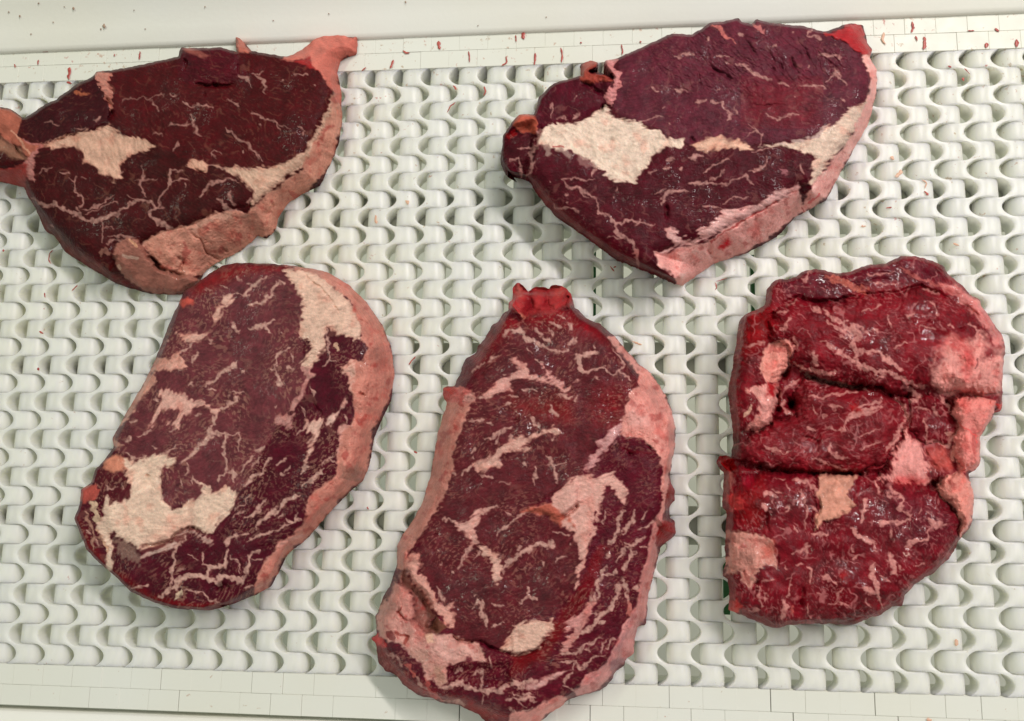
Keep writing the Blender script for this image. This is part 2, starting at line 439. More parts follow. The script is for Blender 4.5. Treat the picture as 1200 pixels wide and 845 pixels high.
# ------------------------------------------------------------------ meat material
def meat_material(name, rough_lean, rough_fat, coat):
    mt, nt, b = new_mat(name)
    at = N(nt, 'ShaderNodeAttribute', attribute_name='pigment')
    ft = N(nt, 'ShaderNodeAttribute', attribute_name='fat')
    tc = nt.nodes.new('ShaderNodeTexCoord'); ob = tc.outputs['Object']
    n1 = N(nt, 'ShaderNodeTexNoise', Scale=900.0, Detail=3.0, Roughness=0.6); nt.links.new(ob, n1.inputs['Vector'])
    v = N(nt, 'ShaderNodeMapRange'); nt.links.new(n1.outputs['Fac'], v.inputs['Value'])
    v.inputs['From Min'].default_value = 0.3; v.inputs['From Max'].default_value = 0.7
    v.inputs['To Min'].default_value = 0.90; v.inputs['To Max'].default_value = 1.10
    cm = nt.nodes.new('ShaderNodeCombineColor')
    for i in range(3): nt.links.new(v.outputs[0], cm.inputs[i])
    c = mix(nt, 1.0, at.outputs['Color'], cm.outputs[0], 'MULTIPLY')
    nt.links.new(c, b.inputs['Base Color'])
    rn = N(nt, 'ShaderNodeTexNoise', Scale=160.0, Detail=4.0, Roughness=0.65); nt.links.new(ob, rn.inputs['Vector'])
    rv = N(nt, 'ShaderNodeMapRange'); nt.links.new(rn.outputs['Fac'], rv.inputs['Value'])
    rv.inputs['From Min'].default_value = 0.3; rv.inputs['From Max'].default_value = 0.7
    rv.inputs['To Min'].default_value = -0.11; rv.inputs['To Max'].default_value = 0.11
    base = N(nt, 'ShaderNodeMapRange'); nt.links.new(ft.outputs['Fac'], base.inputs['Value'])
    base.inputs['To Min'].default_value = rough_lean; base.inputs['To Max'].default_value = rough_fat
    ad = N(nt, 'ShaderNodeMath', operation='ADD'); nt.links.new(rv.outputs[0], ad.inputs[0]); nt.links.new(base.outputs[0], ad.inputs[1])
    nt.links.new(ad.outputs[0], b.inputs['Roughness'])
    b.inputs['IOR'].default_value = 1.22
    wn = N(nt, 'ShaderNodeTexNoise', Scale=55.0, Detail=4.0, Roughness=0.6); nt.links.new(ob, wn.inputs['Vector'])
    wm = N(nt, 'ShaderNodeMapRange'); nt.links.new(wn.outputs['Fac'], wm.inputs['Value'])
    wm.inputs['From Min'].default_value = 0.50; wm.inputs['From Max'].default_value = 0.64
    wm.inputs['To Min'].default_value = 0.0; wm.inputs['To Max'].default_value = coat
    wet = N(nt, 'ShaderNodeAttribute', attribute_name='wet')
    wmul = N(nt, 'ShaderNodeMath', operation='MULTIPLY'); nt.links.new(wm.outputs[0], wmul.inputs[0]); nt.links.new(wet.outputs['Fac'], wmul.inputs[1])
    nt.links.new(wmul.outputs[0], b.inputs['Coat Weight'])
    b.inputs['Coat Roughness'].default_value = 0.05
    b.inputs['Coat IOR'].default_value = 1.38
    b.inputs['Subsurface Weight'].default_value = 0.08
    b.inputs['Subsurface Radius'].default_value = (1.0, 0.32, 0.22)
    b.inputs['Subsurface Scale'].default_value = 0.0022
    bn = N(nt, 'ShaderNodeTexNoise', Scale=620.0, Detail=3.0, Roughness=0.6); nt.links.new(ob, bn.inputs['Vector'])
    bp = N(nt, 'ShaderNodeBump', Strength=0.6, Distance=0.0008); nt.links.new(bn.outputs['Fac'], bp.inputs['Height'])
    nt.links.new(bp.outputs[0], b.inputs['Normal'])
    cn = N(nt, 'ShaderNodeTexNoise', Scale=190.0, Detail=2.0, Roughness=0.5); nt.links.new(ob, cn.inputs['Vector'])
    bc = N(nt, 'ShaderNodeBump', Strength=1.0, Distance=0.0018); nt.links.new(cn.outputs['Fac'], bc.inputs['Height'])
    nt.links.new(bc.outputs[0], b.inputs['Coat Normal'])
    return mt
ALB = 1.0 / 0.86        # photo brightness of a white surface on this belt

# ------------------------------------------------------------------ steak builder
VEIL = 0.009           # gloss that lies over every pigment
def meat(c): return np.clip(lin(c) - VEIL, 0.0015, 1) * ALB
def steak(name, label, S, mat, step=0.85):
    seed = S['seed']; H = S['H'] * MM
    sil = roughen(S['sil'], S.get('rag', 1.6), seed)
    lo = sil.min(0) - 2; hi = sil.max(0) + 2
    nx = int((hi[0] - lo[0]) / step) + 2; ny = int((hi[1] - lo[1]) / step) + 2
    gx, gy = np.meshgrid(lo[0] + np.arange(nx) * step, lo[1] + np.arange(ny) * step)
    G = np.stack([gx.ravel(), gy.ravel()], 1)
    ins = inside(G, sil)
    cell = ins.reshape(ny, nx)
    keep = cell[:-1, :-1] & cell[1:, :-1] & cell[:-1, 1:] & cell[1:, 1:]
    idx = np.arange(nx * ny).reshape(ny, nx)
    # photo y runs down: order so that faces look up
    F = np.stack([idx[:-1, :-1][keep], idx[1:, :-1][keep], idx[1:, 1:][keep], idx[:-1, 1:][keep]], 1)
    used = np.unique(F); remap = np.full(nx * ny, -1); remap[used] = np.arange(len(used)); F = remap[F]
    Q = G[used].copy(); n = len(Q)
    cnt = np.bincount(F.ravel(), minlength=n); bnd = np.nonzero(cnt < 4)[0]
    _, bi, bt = seg_d2(Q[bnd], sil)
    a = sil[bi]; b_ = np.roll(sil, -1, 0)[bi]; tgt = a + (b_ - a) * bt[:, None]
    Q[bnd] = tgt
    X, Y = Q[:, 0], Q[:, 1]
    dsil, ai_, at_ = seg_d2(Q, sil[::2]); arc = (ai_ + at_) * 3.6
    # warped coordinates give torn, feathery borders between tissues
    wx = 4.2 * fbm(X, Y, 15, seed + 20, 3, 0.62) + 0.9 * fbm(X, Y, 4.2, seed + 23, 1)
    wy = 4.2 * fbm(X, Y, 15, seed + 26, 3, 0.62) + 0.9 * fbm(X, Y, 4.2, seed + 29, 1)
    QW = Q + np.stack([wx, wy], 1) * S.get('warp', 1.0)
    QV = Q + np.stack([wx + 3.6 * fbm(X, Y, 11, seed + 35, 2) + 0.5 * pnoise(X / 2.6, Y / 2.6, seed + 36), wy + 3.6 * fbm(X, Y, 11, seed + 38, 2) + 0.5 * pnoise(X / 2.6, Y / 2.6, seed + 39)], 1)
    # ---- large form
    dt = sdf(Q, S['top'])
    din = np.clip(-dt, 0, None); dout = np.clip(dt, 0, None)
    t = dout / (dout + dsil + 0.6)
    z = np.where(dt < 0, H * (1 - 0.16 * np.exp(-din / 7.0)), H * 0.84 * (1 - np.clip(t, 0, 1) ** 1.35 * 0.93))
    edge = 1 - (1 - np.clip(dsil / S.get('round', 3.2), 0, 1)) ** 2
    z = z * (0.66 + 0.34 * edge)
    und = fbm(X, Y, 70, seed + 31, 2) * S.get('und', 1.6) * MM + fbm(X, Y, 24, seed + 33, 2) * S.get('und2', 0.7) * MM
    z = z + und * edge
    for poly, dz, soft in S.get('lift', []):
        k = near(Q, poly, soft * 2 + 4); d = sdf(QW[k], poly)
        z[k] += dz * MM * sstep(soft, -soft, d) * edge[k]
    DZ = S.get('dome_k', 1.0)
    for poly, dz, R in S.get('dome', []):
        k = near(Q, poly, 6); d = np.clip(-sdf(QW[k], poly), 0, None)
        w = np.clip(d / R, 0, 1); z[k] += DZ * dz * MM * np.sqrt(1 - (1 - w) ** 2)
    # ---- pigments
    lean = meat(S['lean'])
    col = np.tile(lean, (n, 1)); fat = np.zeros(n); lab = np.zeros(n, np.int32); names = [S.get('base_part', 'cap_muscle')]
    var = fbm(X, Y, 34, seed + 41, 3); var2 = fbm(X, Y, 11, seed + 43, 2)
    def paint(k, mk, c):
        col[k] = col[k] * (1 - mk[:, None]) + c * mk[:, None]
    def part(nm):
        if nm not in names: names.append(nm)
        return names.index(nm)
    later = []
    ang = np.full(n, float(S['fib'])); XF = X + 26 * fbm(X, Y, 95, seed + 45, 2); YF = Y + 26 * fbm(X, Y, 95, seed + 47, 2)
    for reg in S['regions']:
        nm, kind, c, poly = reg[:4]; o = reg[4] if len(reg) > 4 else {}
        if kind != 'lean': later.append(reg); continue
        k = near(Q, poly, 8); d = sdf(QW[k], poly)
        paint(k, sstep(o.get('soft', 1.2), -o.get('soft', 1.2), d), meat(c))
        if 'fib' in o: ang[k[d < 0]] = o['fib']
        if nm: lab[k[d < 0]] = part(nm)
    # muscle tone: slow patches and fibre streaks
    fib = aniso(XF, YF, ang, 12, 2.4, seed + 51, 3) + 0.6 * aniso(XF, YF, ang + 0.35, 18, 4.0, seed + 55, 2)
    bun = np.abs(aniso(XF + 0.6 * wx, YF + 0.6 * wy, ang, 18, 7, seed + 57, 2))
    tone = 0.97 + 0.34 * S.get('tonevar', 1.0) * var + 0.24 * var2 + 0.17 * fib + 0.26 * aniso(XF, YF, ang + 0.2, 6.0, 1.7, seed + 59, 1) + 0.22 * np.clip(0.05 - bun, 0, 1) / 0.05 * sstep(-0.1, 0.3, var2)
    col *= np.clip(tone, 0.45, 1.7)[:, None]
    col[:, 0] *= 1 + 0.12 * var2
    # fine flecks of fat between the fibres
    fl = np.maximum(aniso(XF + 0.4 * wx, YF + 0.4 * wy, ang, 6.5, 2.9, seed + 61, 1), aniso(XF + 0.4 * wx, YF + 0.4 * wy, ang + 0.6, 4.5, 2.6, seed + 63, 1) - 0.06)
    if S.get('fleck2'): fl = np.maximum(fl, aniso(XF, YF, ang - 0.5, 5, 2.4, seed + 65, 1) - 0.06)
    area = sstep(-0.35, 0.4, fbm(X, Y, 45, seed + 64, 2) + S.get('fleck_bias', 0.0))
    fm = sstep(S['fleck'], S['fleck'] + 0.20, fl) * area * S.get('fleck_amt', 0.55)
    rid = 1 - np.abs(fbm(X + wx, Y + wy, 26, seed + 66, 2)) * 9
    hair = sstep(0.45, 0.9, rid) * sstep(-0.02, 0.22, fbm(X, Y, 22, seed + 69, 2)) * S.get('hair', 0.5)
    fm = np.maximum(fm, hair)
    fcol = meat(S['fleck_col'])
    paint(np.arange(n), fm, fcol); fat = np.maximum(fat, fm * 0.8)
    z += fib * 0.10 * MM * S.get('fibrelief', 1.0)
    # veins of marbling
    for tile, ws, pts, *cc in S['veins']:
        pl = P(tile, pts)
        w = [float(q) for q in str(ws).split(',')]
        k = near(Q, pl, max(w) + 4)
        if len(k) == 0: continue
        if len(pl) == 1: pl = np.concatenate([pl, pl + 0.5])
        d, bi, bt = seg_d2(QV[k], pl, closed=False)
        u = (bi + bt) / (len(pl) - 1)
        wl = np.interp(u, np.linspace(0, 1, len(w)), w) if len(w) > 1 else w[0]
        wl = wl * np.clip(0.88 + 1.0 * fbm(X[k], Y[k], 6, seed + 71, 2), 0.25, 1.6) * (1 - 0.45 * (np.abs(u - 0.5) * 2) ** 4)
        mk = sstep(0.95, -0.85, d - wl / 2) * S.get('vein_amt', 0.9) * np.clip(0.86 + 0.75 * fbm(X[k], Y[k], 5, seed + 73, 2), 0.3, 1)
        c = meat(cc[0] if cc else S['vein_col'])
        core = (sstep(0.2, 2.2, wl / 2 - d) * 0.75 + 0.25)[:, None]
        if not cc: c = c * core + (0.62 * c + 0.38 * np.array([0.36, 0.085, 0.085])) * (1 - core)
        paint(k, mk, c * (1 + 0.3 * var2[k])[:, None]); fat[k] = np.maximum(fat[k], mk)
        z[k] += mk * 0.10 * MM
    # fat bodies, membranes, flaps
    lump = fbm(X, Y, 18, seed + 81, 3, 0.42); crease = np.abs(fbm(X + wx * 2, Y + wy * 2, 15, seed + 85, 3))
    blush = sstep(0.05, 0.5, fbm(X, Y, 20, seed + 88, 3))
    gran = aniso(XF, YF, S['fib'] + 0.6, 9, 4.2, seed + 83, 2) * 1.6
    fea = aniso(XF, YF, ang, 13, 4.0, seed + 86, 1); strand = aniso(XF + wx, YF + wy, ang + 0.25, 11, 2.6, seed + 87, 1)
    for nm, kind, c, poly, *oo in later:
        o = oo[0] if oo else {}
        k = near(Q, poly, 8); d = sdf(QW[k], poly) + (3.4 if kind in ('fat', 'mem') else 1.8) * fea[k]
        s = o.get('soft', 1.5); mk = sstep(s, -s, d) * o.get('amt', 1.0)
        if kind == 'fat': mk = mk * (1 - 0.42 * sstep(-8, 0.5, d) * sstep(0.10, 0.36, strand[k]))
        c = np.tile(meat(c), (len(k), 1))
        if kind == 'fat':
            c = c * (1 + 0.13 * lump[k] + 0.20 * gran[k] + 0.12 * var[k] - 0.16 * np.clip(0.07 - crease[k], 0, 1) / 0.07)[:, None]
            c = c * (1 - blush[k, None] * np.array([0.05, 0.22, 0.24])) * (1 - (1 - sstep(-5, -0.5, d))[:, None] * 0 - sstep(-3.5, 0.5, d)[:, None] * np.array([0.05, 0.20, 0.20]))
            z[k] += mk * (0.7 * lump[k] + 0.11 * gran[k] + 0.15) * MM
        elif kind == 'rim':
            lay = pnoise(dsil[k] / 2.6 + 1.5 * lump[k], arc[k] / 30.0, seed + 95) + 0.6 * pnoise(dsil[k] / 1.3, arc[k] / 18.0, seed + 96)
            c = c * (1 + 0.13 * lay)[:, None]
            red = (sstep(0.16, 0.42, fbm(X[k], Y[k], 16, seed + 97, 3)) * 0.6)[:, None]
            c = c * (1 - red) + meat((150, 50, 50)) * red
            pal = (sstep(-4.5, -0.5, d) * 0.45)[:, None]
            c = c * (1 - pal) + c.mean(0) * np.array([1.06, 1.25, 1.25]) * pal
            z[k] += mk * 0.07 * lay * MM
            c = c * (1 + 0.30 * lump[k] + 0.18 * var2[k] + 0.10 * fib[k])[:, None]
            c = c * (1 - blush[k, None] * np.array([0.08, 0.36, 0.36]))
            z[k] += mk * (1.1 * lump[k] - 0.35 * np.clip(0.05 - crease[k], 0, 1) / 0.05) * MM
            c = c * (1 - 0.25 * (np.clip(0.035 - crease[k], 0, 1) / 0.035)[:, None] * np.array([0.4, 1, 1]))
        elif kind == 'flap':
            c = c * (1 + 0.30 * var2[k] + 0.25 * lump[k] + 0.15 * fib[k])[:, None]
            z[k] += mk * (1.1 * lump[k] + 0.3) * MM
        else:  # membrane
            c = c * (1 + 0.18 * lump[k])[:, None]
            z[k] += mk * 0.25 * lump[k] * MM
        paint(k, mk, c)
        fat[k] = fat[k] * (1 - mk) + mk * (0.35 if kind in ('flap',) else 1.0)
        if nm: lab[k[d < 0]] = part(nm)
    # top dressing: veins drawn over fat bodies too
    for tile, ws, pts, c in S.get('over', []):
        pl = P(tile, pts); k = near(Q, pl, 10)
        if len(pl) == 1: pl = np.concatenate([pl, pl + 0.5])
        d, _, _ = seg_d2(QW[k], pl, closed=False)
        mk = sstep(0.6, -0.6, d - float(ws) / 2) * 0.85
        paint(k, mk, meat(c))
    # crevices and wrinkles
    for tile, w, dep, pts in S.get('grooves', []):
        pl = P(tile, pts); k = near(Q, pl, w * 3 + 3)
        d, bi, bt = seg_d2(Q[k] + 0.7 * np.stack([wx[k], wy[k]], 1), pl, closed=False)
        u = (bi + bt) / (len(pl) - 1); L_ = np.linalg.norm(np.diff(pl, axis=0), axis=1).sum()
        tp = sstep(0, 1, np.minimum(u, 1 - u) * L_ / min(14, L_ * 0.5)) * np.clip(0.75 + 0.9 * fbm(X[k], Y[k], 10, seed + 93, 2), 0.2, 1.2)
        if len(pl) == 2: dep = dep * 0.6
        z[k] -= S.get('groove_k', 1.0) * dep * MM * tp * np.exp(-(d / (w * 0.62)) ** 2)
    wr = S.get('wrinkle', 0.0)
    if wr:
        g = np.abs(aniso(X, Y, S.get('wr_ang', 0.5), 26, 8, seed + 91, 3))
        msk = np.ones(n)
        if 'wr_zone' in S: msk = sstep(12, -12, sdf(Q, S['wr_zone']))
        z -= wr * MM * np.clip(0.16 - g, 0, 1) / 0.16 * msk
    z = np.maximum(z, 0.0012)
    V = W(X, Y, z)
    # ---- rim dropped to the belt
    E = np.concatenate([F[:, [0, 1]], F[:, [1, 2]], F[:, [2, 3]], F[:, [3, 0]]])
    key = np.minimum(E[:, 0], E[:, 1]).astype(np.int64) * n + np.maximum(E[:, 0], E[:, 1])
    _, first, c_ = np.unique(key, return_index=True, return_counts=True)
    be = E[first[c_ == 1]]
    ub = np.unique(be); low = np.full(n, -1); low[ub] = n + np.arange(len(ub)); low2 = np.full(n, -1); low2[ub] = n + len(ub) + np.arange(len(ub))
    cen = V.mean(0)
    Vm = V[ub].copy(); Vm[:, 2] = 0.5 * Vm[:, 2]
    dirn = Vm[:, :2] - cen[:2]; dirn /= np.linalg.norm(dirn, axis=1)[:, None]
    Vm[:, :2] += dirn * np.minimum(0.0008, 0.1 * V[ub][:, 2])[:, None]
    Vl = V[ub].copy(); Vl[:, 2] = 0.0004; Vl[:, :2] -= dirn * np.minimum(0.003, 0.2 * V[ub][:, 2])[:, None]
    sk1 = np.stack([be[:, 1], be[:, 0], low[be[:, 0]], low[be[:, 1]]], 1)
    sk2 = np.stack([low[be[:, 1]], low[be[:, 0]], low2[be[:, 0]], low2[be[:, 1]]], 1)
    flab = np.concatenate([lab[F[:, 0]], lab[be[:, 0]], lab[be[:, 0]]])
    F = np.concatenate([F, sk1, sk2])
    V = np.concatenate([V, Vm, Vl])
    col = np.concatenate([col, col[ub], col[ub]]); fat = np.concatenate([fat, fat[ub], fat[ub]])
    # ---- normals of the whole body, kept across the seams between parts
    fn = np.cross(V[F[:, 2]] - V[F[:, 0]], V[F[:, 3]] - V[F[:, 1]])
    vn = np.zeros_like(V)
    for i in range(4):
        for ax in range(3): vn[:, ax] += np.bincount(F[:, i], weights=fn[:, ax], minlength=len(V))
    vn /= np.linalg.norm(vn, axis=1)[:, None] + 1e-15
    wetv = sstep(0.72, 0.93, vn[:, 2]) * np.concatenate([sstep(2.5, 6, dsil), np.zeros(len(V) - n)])
    base = np.array([cen[0], cen[1], 0.0])
    root = thing(name, base, label, 'steak', 'raw steaks laid out on the belt')
    def components(fs):
        u, inv = np.unique(fs, return_inverse=True); inv = inv.reshape(fs.shape)
        cl = np.arange(len(u))
        while True:
            mn = cl[inv].min(1); new = cl.copy()
            for i in range(4): np.minimum.at(new, inv[:, i], mn)
            new = new[new]
            if np.array_equal(new, cl): return cl[inv[:, 0]]
            cl = new
    jobs = []
    for rnd in range(3):                       # crumbs join the tissue around them
        for li in range(len(names)):
            fi = np.nonzero(flab == li)[0]
            if len(fi) == 0: continue
            comp = components(F[fi]); ids, cn = np.unique(comp, return_counts=True)
            if rnd == 2:
                big = [c for c, q in zip(ids, cn) if q >= 400] or [ids[cn.argmax()]]
                keep_ = np.isin(comp, big)
                for c in big: jobs.append((names[li], fi[comp == c]))
                if (~keep_).any(): jobs[-1] = (jobs[-1][0], np.concatenate([jobs[-1][1], fi[~keep_]]))
                continue
            small = ids[cn < 400]
            if len(ids) == len(small): small = small[small != ids[cn.argmax()]]
            for c in small:
                ff = fi[comp == c]; vv = np.zeros(len(V), bool); vv[F[ff].ravel()] = True
                nb = flab[vv[F].any(1)]; nb = nb[nb != li]
                if len(nb): flab[ff] = np.bincount(nb).argmax()
    for nm, fi in jobs:
        fs = F[fi]
        if len(fs) == 0: continue
        u, inv = np.unique(fs, return_inverse=True); inv = inv.reshape(-1)
        me = bpy.data.meshes.new(nm)
        me.vertices.add(len(u)); me.vertices.foreach_set('co', (V[u] - base).ravel())
        me.loops.add(len(inv)); me.loops.foreach_set('vertex_index', inv.astype(np.int32))
        me.polygons.add(len(fs))
        me.polygons.foreach_set('loop_start', np.arange(0, len(inv), 4, dtype=np.int32))
        me.update(calc_edges=True)
        me.shade_smooth()
        ca = me.attributes.new('pigment', 'FLOAT_COLOR', 'POINT')
        ca.data.foreach_set('color', np.concatenate([np.clip(col[u], 0.002, 0.9), np.ones((len(u), 1))], 1).ravel())
        fa = me.attributes.new('fat', 'FLOAT', 'POINT'); fa.data.foreach_set('value', fat[u])
        wa = me.attributes.new('wet', 'FLOAT', 'POINT'); wa.data.foreach_set('value', wetv[u])
        me.normals_split_custom_set_from_vertices(vn[u].tolist())
        me.materials.append(mat)
        o = bpy.data.objects.new(nm, me); COL.objects.link(o); o.parent = root
    return root

# ------------------------------------------------------------------ the five steaks (traced tissue borders)
M_DRY = meat_material('beef_surface', 0.48, 0.46, 0.36)
M_WET = meat_material('wet_beef_surface', 0.42, 0.42, 0.85)

# ---- steak by the far rail, left
O = (0, 20, 2.486); A = (0, 40, 5.45); B_ = (200, 30, 5.45); C = (0, 190, 5.45); D = (200, 180, 5.45)
sil = P(O, "-50,270 0,262 30,268 60,290 72,295 130,255 165,240 215,200 272,172 280,160 325,155 400,142 450,130 520,115 528,88 545,90 610,90 640,86 690,103 684,55 700,60 728,98 780,108 840,115 880,95 925,58 985,48 1030,58 1042,50 1038,105 1020,110 990,125 980,160 992,215 996,300 985,370 965,420 930,490 890,510 845,535 815,570 800,620 775,645 750,635 700,680 620,720 590,745 575,790 520,808 440,805 380,790 340,775 270,735 190,685 160,640 130,620 105,560 80,520 72,495 0,478 -50,475")
top = P(O, "-60,300 30,250 72,280 130,240 215,190 275,150 400,130 520,100 540,80 640,76 740,95 850,110 930,140 960,170 968,220 955,270 910,360 880,430 800,490 735,550 650,565 550,610 480,625 415,655 350,680 320,740 230,675 160,605 110,545 85,485 72,440 30,440 -60,440")
